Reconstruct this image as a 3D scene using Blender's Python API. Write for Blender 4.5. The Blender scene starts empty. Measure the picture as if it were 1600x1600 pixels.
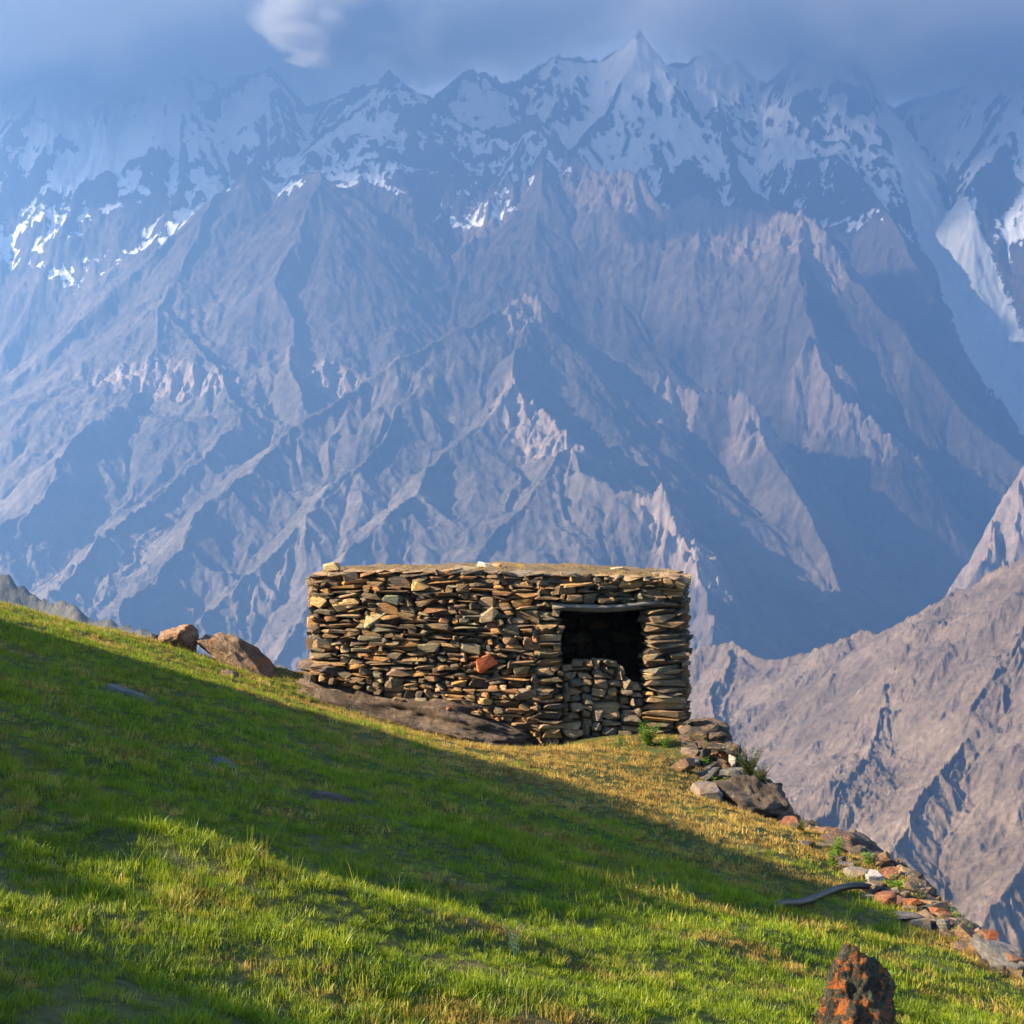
import bpy, bmesh, math, random
import numpy as np
from mathutils import Vector, Matrix

scene = bpy.context.scene
COL = scene.collection

# ---------------------------------------------------------------- camera
FPX = 2600.0                     # focal length in pixels of the 1600 px photograph
cam_data = bpy.data.cameras.new('camera')
cam = bpy.data.objects.new('camera', cam_data)
COL.objects.link(cam)
cam.location = (0, 0, 0)
cam.rotation_euler = (math.radians(90), 0, 0)
cam_data.sensor_fit = 'HORIZONTAL'
cam_data.sensor_width = 36.0
cam_data.lens = 36.0 * FPX / 1600.0
cam_data.clip_start = 0.1
cam_data.clip_end = 60000
scene.camera = cam

# ---------------------------------------------------------------- world, sun, exposure
SUN = Vector((-0.88, -0.26, 0.42)).normalized()      # direction towards the sun
sun_el = math.asin(SUN.z)
sun_az = math.atan2(SUN.x, SUN.y)
world = bpy.data.worlds.new('World')
scene.world = world
world.use_nodes = True
wn = world.node_tree.nodes
wl = world.node_tree.links
wn.clear()
sky_tex = wn.new('ShaderNodeTexSky')
sky_tex.sky_type = 'NISHITA'
sky_tex.sun_disc = False
sky_tex.sun_elevation = sun_el
sky_tex.sun_rotation = sun_az
sky_tex.altitude = 2500
bg = wn.new('ShaderNodeBackground')
bg.inputs['Strength'].default_value = 0.055
wo = wn.new('ShaderNodeOutputWorld')
wl.new(sky_tex.outputs[0], bg.inputs[0])
wl.new(bg.outputs[0], wo.inputs[0])

sun_data = bpy.data.lights.new('sun', 'SUN')
sun_data.energy = 5.0
sun_data.angle = math.radians(0.5)
sun_data.color = (1.0, 0.80, 0.55)
sun = bpy.data.objects.new('sun', sun_data)
COL.objects.link(sun)
sun.rotation_euler = (-SUN).to_track_quat('-Z', 'Y').to_euler()
sun.location = (-60, -8, 40)

vs = scene.view_settings
vs.view_transform = 'Standard'
vs.look = 'None'
vs.gamma = 1.0
vs.exposure = 3.65
vs.use_curve_mapping = False
cy = scene.cycles
cy.use_denoising = True
cy.max_bounces = 6
cy.diffuse_bounces = 2
cy.transmission_bounces = 4
cy.transparent_max_bounces = 12
cy.volume_bounces = 0
cy.use_fast_gi = False

# ---------------------------------------------------------------- helpers
rng = np.random.RandomState(7)
PERM = rng.permutation(256).astype(np.int32)
PERM = np.concatenate([PERM, PERM, PERM])
_ga = np.linspace(0, 2 * np.pi, 64, endpoint=False)
GX = np.cos(_ga).astype(np.float32)
GY = np.sin(_ga).astype(np.float32)


def perlin(x, y, seed=0):
    x = np.asarray(x, np.float32) + seed * 17.31
    y = np.asarray(y, np.float32) - seed * 9.77
    xi = np.floor(x).astype(np.int32)
    yi = np.floor(y).astype(np.int32)
    xf = x - xi
    yf = y - yi
    u = xf * xf * xf * (xf * (xf * 6 - 15) + 10)
    v = yf * yf * yf * (yf * (yf * 6 - 15) + 10)

    def g(dx, dy):
        h = PERM[(PERM[(xi + dx) & 255] + yi + dy) & 255] & 63
        return GX[h] * (xf - dx) + GY[h] * (yf - dy)
    a = g(0, 0)
    b = g(1, 0)
    c = g(0, 1)
    d = g(1, 1)
    return 1.5 * (a + u * (b - a) + v * (c - a) + u * v * (a - b - c + d))


def fbm(x, y, octaves=5, seed=0, gain=0.5, lac=2.03):
    s = 0
    a = 1.0
    f = 1.0
    for o in range(octaves):
        s = s + a * perlin(x * f, y * f, seed + o)
        a *= gain
        f *= lac
    return s


def ridged(x, y, octaves=5, seed=0, gain=0.5, lac=2.1):
    s = 0
    a = 1.0
    f = 1.0
    for o in range(octaves):
        n = 1 - np.abs(perlin(x * f, y * f, seed + o)) * 2
        s = s + a * n
        a *= gain
        f *= lac
    return s


def sstep(a, b, x):
    t = np.clip((x - a) / (b - a), 0, 1)
    return t * t * (3 - 2 * t)


def at(px, py, d):
    """pixel of the 1600 px photograph + distance -> point in the place"""
    return Vector(((px - 800) / FPX * d, d, (800 - py) / FPX * d))


def grid_mesh(name, X, Y, Z, attrs=None, smooth=True):
    r, c = Z.shape
    me = bpy.data.meshes.new(name)
    n = r * c
    me.vertices.add(n)
    co = np.empty((n, 3), np.float32)
    co[:, 0] = X.ravel()
    co[:, 1] = Y.ravel()
    co[:, 2] = Z.ravel()
    me.vertices.foreach_set('co', co.ravel())
    i = (np.arange(r - 1)[:, None] * c + np.arange(c - 1)[None, :]).ravel()
    q = np.stack([i, i + 1, i + c + 1, i + c], 1).astype(np.int32)
    me.loops.add(q.size)
    me.loops.foreach_set('vertex_index', q.ravel())
    me.polygons.add(len(q))
    me.polygons.foreach_set('loop_start', np.arange(len(q), dtype=np.int32) * 4)
    me.polygons.foreach_set('use_smooth', np.full(len(q), smooth, bool))
    me.update(calc_edges=True)
    for k, v in (attrs or {}).items():
        a = me.attributes.new(k, 'FLOAT', 'POINT')
        a.data.foreach_set('value', np.asarray(v, np.float32).ravel())
    return me


def link(name, me, mat=None, parent=None, label=None, cat=None, group=None, kind=None):
    o = bpy.data.objects.new(name, me)
    COL.objects.link(o)
    if mat is not None and me is not None and not me.materials:
        me.materials.append(mat)
    if parent is not None:
        o.parent = parent
    if label:
        o['label'] = label
    if cat:
        o['category'] = cat
    if group:
        o['group'] = group
    if kind:
        o['kind'] = kind
    return o


class NT:
    """small node-tree writer"""
    def __init__(self, name, disp=False):
        self.m = bpy.data.materials.new(name)
        self.m.use_nodes = True
        self.t = self.m.node_tree
        self.t.nodes.clear()
        self.out = self.t.nodes.new('ShaderNodeOutputMaterial')

    def n(self, kind, **kw):
        nd = self.t.nodes.new(kind)
        ins = kw.pop('ins', {})
        for k, v in kw.items():
            setattr(nd, k, v)
        for k, v in ins.items():
            self.set(nd, k, v)
        return nd

    def set(self, nd, k, v):
        s = nd.inputs[k]
        if isinstance(v, bpy.types.NodeSocket):
            self.t.links.new(v, s)
        elif isinstance(v, bpy.types.Node):
            self.t.links.new(v.outputs[0], s)
        else:
            s.default_value = v

    def math(self, op, a, b=0.0, clamp=False):
        nd = self.n('ShaderNodeMath', operation=op, use_clamp=clamp)
        self.set(nd, 0, a)
        self.set(nd, 1, b)
        return nd.outputs[0]

    def noise(self, vec, scale, detail=6, rough=0.55, dist=0.0):
        nd = self.n('ShaderNodeTexNoise')
        self.set(nd, 'Vector', vec)
        nd.inputs['Scale'].default_value = scale
        nd.inputs['Detail'].default_value = detail
        nd.inputs['Roughness'].default_value = rough
        nd.inputs['Distortion'].default_value = dist
        return nd.outputs['Fac']

    def ramp(self, fac, stops, interp='LINEAR'):
        nd = self.n('ShaderNodeValToRGB')
        self.set(nd, 0, fac)
        cr = nd.color_ramp
        cr.interpolation = interp
        while len(cr.elements) < len(stops):
            cr.elements.new(0.5)
        for e, (p, c) in zip(cr.elements, stops):
            e.position = p
            e.color = (c[0], c[1], c[2], 1) if not np.isscalar(c) else (c, c, c, 1)
        return nd.outputs[0]

    def mix(self, fac, a, b, mode='MIX'):
        nd = self.n('ShaderNodeMix', data_type='RGBA', blend_type=mode)
        self.set(nd, 0, fac)
        for i, v in ((6, a), (7, b)):
            if isinstance(v, tuple) and len(v) == 3:
                v = (*v, 1)
            self.set(nd, i, v)
        return nd.outputs[2]

    def attr(self, name):
        return self.n('ShaderNodeAttribute', attribute_name=name).outputs['Fac']

    def bump(self, height, strength, dist):
        nd = self.n('ShaderNodeBump')
        nd.inputs['Strength'].default_value = strength
        nd.inputs['Distance'].default_value = dist
        self.set(nd, 'Height', height)
        return nd.outputs[0]

    def surface(self, s):
        self.t.links.new(s, self.out.inputs['Surface'])


# ---------------------------------------------------------------- mountains
def mountain_material(name, rock_stops, snow=True, bump_d=10.0, sc=1.0, zs=0.5):
    w = NT(name)
    geo = w.n('ShaderNodeNewGeometry')
    pos = geo.outputs['Position']
    mp = w.n('ShaderNodeMapping', ins={'Vector': pos, 'Scale': (1, 1, zs)})
    n1 = w.noise(pos, 0.0022 * sc, 6, 0.62)
    n2 = w.noise(mp.outputs[0], 0.026 * sc, 8, 0.7, 0.15)
    n3 = w.noise(pos, 0.07 * sc, 5, 0.7)
    c1 = w.ramp(n1, rock_stops)
    f2 = w.ramp(n2, [(0.28, 0.5), (0.5, 0.95), (0.72, 1.5)])
    rock = w.mix(1.0, c1, f2, 'MULTIPLY')
    scree = w.attr('scree')
    rock = w.mix(w.attr('crag'), rock, w.mix(1.0, (0.29, 0.22, 0.175), f2, 'MULTIPLY'))
    rock = w.mix(scree, rock, (0.135, 0.115, 0.098))
    n4 = w.noise(pos, 0.16 * sc, 3, 0.6)
    rock = w.mix(w.math('MULTIPLY', w.ramp(n4, [(0.60, 0.0), (0.66, 1.0)]), 0.6), rock, (0.05, 0.045, 0.035))
    hgt = w.math('ADD', w.math('MULTIPLY', n2, 1.0), w.math('MULTIPLY', n3, 0.55))
    bs = w.n('ShaderNodeBsdfPrincipled')
    bs.inputs['Roughness'].default_value = 0.95
    bs.inputs['Specular IOR Level'].default_value = 0.1
    if snow:
        sn = w.attr('snow')
        k = w.math('ADD', sn, w.math('MULTIPLY', w.math('SUBTRACT', n2, 0.5), 0.75))
        k = w.math('ADD', k, w.math('MULTIPLY', w.math('SUBTRACT', n3, 0.5), 0.3))
        k = w.ramp(k, [(0.49, 0.0), (0.525, 1.0)])
        col = w.mix(k, w.mix(w.attr('high'), rock, (0.06, 0.055, 0.055)), w.mix(w.attr('ice'), w.mix(n3, (0.72, 0.75, 0.80), (0.84, 0.86, 0.89)), w.mix(n2, (0.30, 0.32, 0.34), (0.58, 0.61, 0.64))))
        hgt = w.math('MULTIPLY', hgt, w.math('SUBTRACT', 1.0, w.math('MULTIPLY', k, 0.75)))
    else:
        col = rock
    w.set(bs, 'Base Color', col)
    w.set(bs, 'Normal', w.bump(hgt, 1.0, bump_d))
    w.surface(bs.outputs[0])
    return w.m


def gully(x, y, cxd, cyd, seed):
    """stripes that run down the slope; (cxd, cyd) is the across-slope direction"""
    xi = np.floor(x).astype(np.int32)
    yi = np.floor(y).astype(np.int32)
    xf = x - xi
    yf = y - yi
    va = np.zeros_like(x)
    wt = np.full_like(x, 1e-6)
    for i in (-1, 0, 1, 2):
        for j in (-1, 0, 1, 2):
            h = PERM[(PERM[(xi + i + seed * 31) & 255] + yi + j) & 255]
            jx = (h & 15) / 15.0 - 0.5
            jy = (h >> 4) / 15.0 - 0.5
            px = xf - i - jx.astype(np.float32) * 0.9
            py = yf - j - jy.astype(np.float32) * 0.9
            w = np.exp(-2.0 * (px * px + py * py))
            ph = (px * cxd + py * cyd) * (2 * np.pi)
            va += np.cos(ph) * w
            wt += w
    return va / wt


def tent(X, Y, ridges):
    """height of the steepest-sided surface that hangs from the ridge lines"""
    H = np.full(X.shape, -5000.0, np.float32)
    for pts, s, c, L in ridges:
        P = [at(*p) for p in pts]
        Hr = np.full(X.shape, -9000.0, np.float32)
        for a, b in zip(P[:-1], P[1:]):
            dx, dy = b.x - a.x, b.y - a.y
            l2 = dx * dx + dy * dy + 1e-6
            t = np.clip(((X - a.x) * dx + (Y - a.y) * dy) / l2, 0, 1)
            d = np.sqrt((X - a.x - t * dx) ** 2 + (Y - a.y - t * dy) ** 2)
            z = a.z + t * (b.z - a.z) - s * (d - c * d * d / (d + L))
            np.maximum(Hr, z, out=Hr)
        # soft maximum joins the ridge with the rest
        k = 60.0
        m = np.maximum(H, Hr)
        H = m + k * np.log1p(np.exp(-np.abs(H - Hr) / k)) * 0.5
    return H


def stroke(X, Y, pts, w0):
    """distance mask along a line on the ground: 1 on it, 0 beyond its width"""
    M = np.zeros(X.shape, np.float32)
    for (p, q) in zip(pts[:-1], pts[1:]):
        a, b = at(*p[:3]), at(*q[:3])
        wa = p[3] if len(p) > 3 else w0
        wb = q[3] if len(q) > 3 else w0
        dx, dy = b.x - a.x, b.y - a.y
        l2 = dx * dx + dy * dy + 1e-6
        t = np.clip(((X - a.x) * dx + (Y - a.y) * dy) / l2, 0, 1)
        d = np.sqrt((X - a.x - t * dx) ** 2 + (Y - a.y - t * dy) ** 2)
        M = np.maximum(M, 1 - d / (wa + t * (wb - wa)))
    return np.clip(M, 0, 1)


def polar(us, ys):
    U, Y = np.meshgrid(us.astype(np.float32), ys.astype(np.float32))
    return U, U * Y, Y


def grad(H, us, ys):
    hy, hu = np.gradient(H, ys, us)
    Y = ys[:, None].astype(np.float32)
    hx = hu / Y
    return hx.astype(np.float32), (hy - (us[None, :] / Y) * hu).astype(np.float32)


def up2(A, us0, ys0, us, ys):
    """bilinear resample from a coarse grid"""
    iu = np.clip(np.interp(us, us0, np.arange(len(us0))), 0, len(us0) - 1.001)
    iy = np.clip(np.interp(ys, ys0, np.arange(len(ys0))), 0, len(ys0) - 1.001)
    u0 = iu.astype(int)
    y0 = iy.astype(int)
    fu = (iu - u0)[None, :]
    fy = (iy - y0)[:, None]
    a = A[np.ix_(y0, u0)]
    b = A[np.ix_(y0, u0 + 1)]
    c = A[np.ix_(y0 + 1, u0)]
    d = A[np.ix_(y0 + 1, u0 + 1)]
    return ((a * (1 - fu) + b * fu) * (1 - fy) + (c * (1 - fu) + d * fu) * fy).astype(np.float32)


def blur(A, n):
    for _ in range(n):
        A = (A + np.roll(A, 1, 0) + np.roll(A, -1, 0)) / 3
        A = (A + np.roll(A, 1, 1) + np.roll(A, -1, 1)) / 3
    return A


def erode(H, X, Y, us, ys, waves, amp, mask=None, smooth=(9, 7, 5, 4, 3)):
    for k, wl_ in enumerate(waves):
        fine = amp[k] if hasattr(amp, '__len__') else amp
        gx, gy = grad(blur(H, smooth[k]), us, ys)
        g = np.sqrt(gx * gx + gy * gy) + 1e-4
        st = np.clip(g / 0.6, 0, 1.3) * sstep(0.12, 0.5, g)
        v = gully(X / wl_, Y / wl_, -gy / g * 1.05, gx / g * 1.05, k + 1)
        v = 1.0 - 1.9 * np.sqrt(np.clip(0.5 - 0.5 * v, 0, 1))      # sharp crests, broad gullies
        a = fine * wl_ * st
        if mask is not None:
            a = a * mask
        H = H + a * v
    return H


# ridge lines of the range: (pixel x, pixel y, metres away)
RIDGES = [
    # snow crest, up in the cloud
    ([(-500, 260, 10400), (-250, 150, 10500), (0, 150, 10500), (90, 95, 10550), (180, 150, 10500), (270, 85, 10600), (350, 140, 10600), (430, 95, 10700), (500, 165, 10700), (610, 122, 10500),
      (660, 150, 10700), (720, 100, 10900), (790, 130, 11000), (870, 85, 11200), (930, 95, 11300), (1000, 42, 11300), (1050, 100, 11350), (1110, 75, 11400), (1190, 125, 11400), (1290, 48, 11300), (1350, 130, 11400),
      (1410, 165, 11500), (1500, 130, 11400), (1580, 70, 11300), (1680, 20, 11000), (2100, 60, 10800)], 1.37, 0.06, 900),
    # buttresses of the crest
    ([(170, 130, 10500), (150, 230, 10050), (110, 330, 9700), (60, 430, 9400), (0, 540, 9000)], 1.37, 0.06, 900),
    ([(330, 130, 10600), (300, 240, 10100), (250, 330, 9700)], 1.32, 0.06, 900),
    ([(1000, 50, 11300), (960, 150, 10900), (900, 230, 10500)], 1.42, 0.06, 900),
    ([(1110, 90, 11400), (1130, 190, 10900), (1170, 290, 10300), (1230, 340, 9900)], 1.42, 0.06, 900),
    ([(1240, 110, 11300), (1270, 180, 10900), (1330, 255, 10400), (1392, 345, 9900), (1440, 420, 9500), (1485, 510, 9100), (1560, 630, 8600)], 1.42, 0.06, 900),
    ([(1680, 30, 11000), (1600, 190, 10600), (1530, 260, 10300), (1530, 360, 10000), (1600, 440, 9700), (1700, 520, 9400)], 1.42, 0.06, 900),
    # black wall above the snow bowl, and the ridge down to the brown mountain
    ([(610, 125, 10500), (560, 165, 10350), (490, 215, 10150), (445, 280, 9900), (385, 245, 9800), (330, 300, 9600), (240, 400, 9200), (120, 500, 8800), (0, 590, 8400), (-250, 700, 7800)], 1.15, 0.3, 1000),
    ([(610, 125, 10500), (600, 200, 10200), (575, 290, 9900)], 1.42, 0.06, 900),
    ([(610, 125, 10500), (680, 150, 10450), (740, 200, 10400), (840, 188, 10350)], 1.47, 0.06, 900),
    # brown mountain, spurs towards the viewer
    ([(445, 280, 9900), (505, 268, 9600), (470, 340, 9200), (430, 420, 8700), (450, 520, 8200), (480, 620, 7700)], 1.0, 0.3, 900),
    ([(505, 268, 9600), (560, 310, 9500), (600, 375, 9300), (640, 430, 9000), (640, 500, 8600)], 1.0, 0.3, 900),
    ([(330, 300, 9600), (290, 420, 8900), (255, 480, 8500), (210, 600, 7900), (130, 690, 7300), (40, 790, 6700), (-80, 880, 6200)], 0.85, 0.25, 900),
    ([(255, 480, 8500), (330, 570, 8000), (370, 640, 7600), (330, 700, 7100), (250, 780, 6700), (150, 850, 6200), (60, 930, 5800)], 0.78, 0.25, 900),
    # crag ridge
    ([(840, 188, 10350), (790, 270, 9900), (745, 345, 9600), (730, 420, 9200), (690, 490, 8800)], 1.15, 0.35, 900),
    ([(840, 188, 10350), (880, 225, 10100), (935, 262, 9800), (1000, 268, 9650), (1050, 325, 9450), (1095, 312, 9300), (1150, 325, 9200),
      (1200, 338, 9050), (1250, 335, 8950), (1285, 372, 8800), (1340, 440, 8600), (1420, 530, 8300), (1500, 620, 8000), (1600, 720, 7700)], 1.3, 0.24, 900),
    ([(870, 220, 10100), (830, 330, 9500), (850, 400, 9200), (880, 450, 8900)], 1.0, 0.35, 700),
    ([(1250, 335, 8950), (1262, 430, 8500), (1280, 520, 8100), (1300, 600, 7800), (1400, 670, 7500)], 1.37, 0.06, 900),
    # middle spur with its terminator ridge
    ([(825, 468, 7600), (760, 488, 7500), (690, 520, 7300), (620, 560, 7100), (550, 610, 6900), (470, 660, 6700), (420, 700, 6500), (370, 760, 6200),
      (300, 830, 5900), (220, 900, 5600), (140, 960, 5300), (0, 1060, 4900)], 0.92, 0.25, 800),
    ([(825, 468, 7600), (900, 505, 7600), (990, 560, 7600), (1060, 595, 7500)], 1.2, 0.15, 800),
    ([(1060, 595, 7500), (1120, 612, 7400), (1172, 615, 7300), (1205, 690, 7000), (1245, 780, 6700), (1290, 880, 6400), (1330, 970, 6100), (1360, 1060, 5800)], 1.45, 0.1, 800),
    ([(825, 468, 7600), (810, 540, 7200), (800, 600, 6900), (835, 645, 6650), (885, 690, 6400), (910, 740, 6150), (960, 770, 6050), (1030, 775, 5950), (1060, 820, 5750),
      (1090, 880, 5500), (1105, 960, 5250), (1110, 1050, 5000)], 0.95, 0.2, 800),
    ([(800, 600, 6900), (740, 680, 6500), (660, 760, 6100), (570, 850, 5700), (480, 950, 5300), (400, 1040, 5000)], 0.68, 0.06, 900),
    ([(690, 520, 7300), (640, 620, 6850), (560, 720, 6400), (490, 800, 6050), (400, 880, 5750), (300, 960, 5400)], 0.72, 0.06, 900),
    ([(885, 690, 6400), (820, 780, 6000), (740, 880, 5600), (660, 980, 5200)], 0.66, 0.06, 900),
    ([(1060, 640, 7350), (1040, 670, 7250), (1010, 690, 7150)], 1.52, 0.06, 900),
    # cliff at the right edge
    ([(1800, 560, 5600), (1640, 660, 5500), (1590, 720, 5450), (1560, 790, 5400), (1540, 870, 5250)], 1.72, 0.06, 900),
]

us = np.concatenate([np.linspace(-0.365, -0.33, 24, endpoint=False), np.linspace(-0.33, 0.33, 960), np.linspace(0.33, 0.40, 31)[1:]])
ys = np.exp(np.linspace(math.log(4300), math.log(12600), 880))
us0 = us[::2]
ys0 = ys[::2]
U0, X0, Y0 = polar(us0, ys0)
U, X, Y = polar(us, ys)
wx = fbm(X0 / 900, Y0 / 900, 4, 3) * 70
wy = fbm(X0 / 900, Y0 / 900, 4, 23) * 70
base = tent(X0 + wx, Y0 + wy, RIDGES)
floor_z = -620 + 60 * perlin(X0 / 700, Y0 / 700, 5)
base = np.maximum(base, floor_z)
H = up2(base, us0, ys0, us, ys)
wx2 = up2(wx, us0, ys0, us, ys)
wy2 = up2(wy, us0, ys0, us, ys)
H = erode(H, X, Y, us, ys, [900, 430, 210, 110, 60], [0.030, 0.042, 0.062, 0.078, 0.08])
crag = ridged((X + wx2) / 430, (Y + wy2) / 430, 6, 11, 0.66, 2.05)
far0 = sstep(9300, 10200, Y)
H += (24 + 26 * far0) * (crag - 1.0) * (0.45 + 0.55 * sstep(-0.4, 0.6, fbm(X / 1100, Y / 1100, 3, 19)))
# fluted cliffs: along the crag ridge and on the knobs of the spurs
CRAGS = [[(840, 188, 10350, 330), (880, 225, 10100, 340), (935, 262, 9800, 330), (1000, 268, 9650, 320), (1050, 325, 9450, 280), (1095, 312, 9300, 300), (1150, 325, 9200, 300), (1200, 338, 9050, 330), (1250, 335, 8950, 360), (1285, 372, 8800, 260)],
         [(840, 188, 10350, 260), (790, 270, 9900, 240), (745, 345, 9600, 160)], [(825, 468, 7600, 130), (812, 480, 7500, 130)],
         [(800, 590, 6950, 120), (815, 620, 6750, 190), (850, 655, 6580, 160), (885, 690, 6400, 120)], [(1020, 770, 5980, 100), (1060, 815, 5780, 130), (1090, 880, 5500, 130)],
         [(1172, 615, 7300, 170), (1190, 660, 7120, 170)], [(1060, 630, 7400, 150), (1030, 680, 7250, 120)], [(170, 575, 8100, 120), (250, 560, 8000, 160), (340, 575, 7900, 140)],
         [(470, 540, 8100, 140), (560, 575, 7950, 130)], [(1640, 660, 5500, 260), (1560, 790, 5400, 240)], [(1280, 560, 7950, 200), (1300, 600, 7800, 200), (1400, 660, 7550, 200)]]
cm = np.zeros_like(H)
for c_ in CRAGS:
    cm = np.maximum(cm, stroke(X, Y, c_, 150))
cm = sstep(0.05, 0.6, cm + 0.25 * fbm(X / 160, Y / 160, 3, 87) * (cm > 0.02))
H = erode(H, X, Y, us, ys, [230, 120, 62], [0.13, 0.21, 0.20], cm)
H += cm * 22 * (ridged(X / 90, Y / 90, 4, 55, 0.6) - 0.6)
gx, gy = grad(H, us, ys)
steep = np.sqrt(gx * gx + gy * gy)
# concavity: smoothed minus itself
conc = blur(H, 14) - H
snowy = fbm(X / 420, Y / 420, 4, 41)
# the snow keeps to the crest's own faces
far = sstep(9250, 9900, Y + 0.10 * X + 0.30 * np.maximum(-X - 900, 0) + 250 * perlin(X / 800, Y / 800, 77) )
snow = 0.58 + (H - 2000 + 0.16 * np.maximum(-X - 900, 0)) / 2300 + conc / 60.0 - (blur(steep, 6) - 1.1) * 0.42 + 0.42 * snowy + 0.10 * fbm(X / 130, Y / 130, 3, 43)
snow = snow * far + (1 - far) * -0.3
GLACIER = [(1395, 150, 11200, 190), (1425, 290, 10700, 200), (1465, 390, 10200, 220), (1515, 450, 9800, 280), (1555, 520, 9300, 330), (1610, 590, 8800, 380)]
g = stroke(X, Y, GLACIER, 200)
snow = np.maximum(snow, g * 1.6)
scree = sstep(0.2, 1.0, conc / 22.0) * sstep(1.3, 0.7, steep) * 0.55 * (1 - cm)
me = grid_mesh('mountain_range', X, Y, H, {'snow': snow, 'scree': scree, 'crag': cm * 0.75, 'ice': np.clip(g * 2.5, 0, 1) * sstep(2300, 1700, H), 'high': np.clip(far * sstep(1200, 2000, H), 0, 1) * 0.7})
ROCK = [(0.30, (0.055, 0.046, 0.038)), (0.5, (0.095, 0.076, 0.060)), (0.7, (0.14, 0.115, 0.09))]
m_range = mountain_material('range_rock_and_snow', ROCK, True, 8.0)
link('mountain_range', me, m_range, kind='structure', label='high snow-capped mountain range behind the stone hut', cat='mountain')

# ---- bare brown ridge across the valley on the right
SPURS = [
    ([(700, 1110, 3800), (900, 1060, 3700), (1040, 1030, 3600), (1090, 1016, 3550), (1130, 1018, 3500), (1200, 1036, 3400), (1280, 1032, 3300), (1340, 1020, 3230), (1400, 1004, 3150),
      (1480, 955, 3050), (1540, 925, 2980), (1600, 893, 2900), (1750, 800, 2800), (2000, 700, 2600)], 0.85, 0.12, 600),
    ([(1480, 955, 3050), (1420, 1070, 2800), (1340, 1190, 2580), (1260, 1330, 2350), (1200, 1450, 2200)], 0.72, 0.1, 500),
    ([(1340, 1020, 3230), (1285, 1120, 3000), (1265, 1230, 2800), (1220, 1350, 2600)], 0.75, 0.1, 500),
    ([(1640, 870, 2880), (1590, 1010, 2640), (1500, 1180, 2400), (1400, 1340, 2150), (1330, 1480, 2000)], 0.72, 0.1, 500),
    ([(1800, 780, 2780), (1760, 1000, 2450), (1680, 1200, 2200), (1580, 1380, 1980), (1480, 1560, 1800)], 0.72, 0.1, 500),
    ([(1130, 1018, 3500), (1120, 1110, 3250), (1100, 1230, 3000)], 0.8, 0.1, 500),
]
us = np.concatenate([np.linspace(-0.02, 0.085, 50, endpoint=False), np.linspace(0.085, 0.33, 420), np.linspace(0.33, 0.40, 31)[1:]])
ys = np.concatenate([np.exp(np.linspace(math.log(1750), math.log(3650), 520)), np.linspace(3650, 4250, 31)[1:]])
U, X, Y = polar(us, ys)
H = tent(X + 30 * fbm(X / 300, Y / 300, 3, 61), Y + 30 * fbm(X / 300, Y / 300, 3, 62), SPURS)
H = np.maximum(H, -780 + 30 * perlin(X / 300, Y / 300, 9))
H = erode(H, X, Y, us, ys, [330, 150, 75, 38, 20, 11], [0.03, 0.06, 0.10, 0.12, 0.11, 0.09], None, (9, 6, 4, 3, 2, 1))
H += 7.5 * (ridged(X / 110, Y / 110, 6, 91, 0.72) - 0.9) * (0.4 + 0.6 * sstep(-0.3, 0.5, fbm(X / 400, Y / 400, 3, 93)))
gx, gy = grad(H, us, ys)
steep = np.sqrt(gx * gx + gy * gy)
conc = blur(H, 10) - H
scree = sstep(0.0, 1.0, conc / 7.0 + 0.3 * fbm(X / 200, Y / 200, 3, 8)) * sstep(1.2, 0.7, steep) * 0.6
me = grid_mesh('valley_ridge', X, Y, H, {'snow': H * 0 - 1, 'scree': scree})
m_ridge = mountain_material('bare_brown_slope', [(0.30, (0.060, 0.043, 0.030)), (0.5, (0.102, 0.075, 0.053)), (0.7, (0.15, 0.112, 0.08))], False, 2.6, 3.4, 0.9)
link('valley_ridge', me, m_ridge, kind='structure', label='bare brown scree ridge across the valley on the right', cat='ridge')

# ---- dark shoulder behind the left edge of the meadow
DARK = [([(-700, 700, 1500), (-300, 790, 1450), (0, 888, 1400), (60, 918, 1385), (110, 943, 1370), (215, 984, 1340), (330, 1035, 1310), (600, 1180, 1250)], 0.9, 0.1, 500)]
us = np.linspace(-0.5, -0.02, 300)
ys = np.linspace(950, 1690, 150)
U, X, Y = polar(us, ys)
H = tent(X + 12 * fbm(X / 90, Y / 90, 3, 71), Y + 12 * fbm(X / 90, Y / 90, 3, 72), DARK)
H = np.maximum(H, -700)
H = erode(H, X, Y, us, ys, [140, 70, 35], 0.07)
H += 4.0 * ridged(X / 40, Y / 40, 4, 33, 0.6) - 3
me = grid_mesh('valley_shoulder', X, Y, H, {'snow': H * 0 - 1, 'scree': H * 0})
m_dark = mountain_material('dark_shoulder_rock', [(0.30, (0.05, 0.05, 0.04)), (0.5, (0.075, 0.07, 0.055)), (0.7, (0.10, 0.09, 0.07))], False, 2.5, 5.0)
link('valley_shoulder', me, m_dark, kind='structure', label='dark rocky mountain shoulder behind the meadow on the left', cat='ridge')

# ---- valley floor, one sheet under everything
gxs = np.linspace(-4680, 5180, 60)
gys = np.linspace(-6000, 15500, 80)
X, Y = np.meshgrid(gxs, gys)
H = -850 + 40 * fbm(X / 3000, Y / 3000, 4, 51)
hill = 830 - 0.75 * np.sqrt((X + 300) ** 2 + (Y + 300) ** 2)          # the mountain side the meadow sits on
H = np.maximum(H, np.minimum(hill - 560, -25))
me = grid_mesh('valley_floor', X, Y, H, {'snow': H * 0 - 1, 'scree': H * 0})
link('valley_floor', me, m_ridge, kind='structure', label='bare brown valley floor deep below the meadow', cat='valley')

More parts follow.
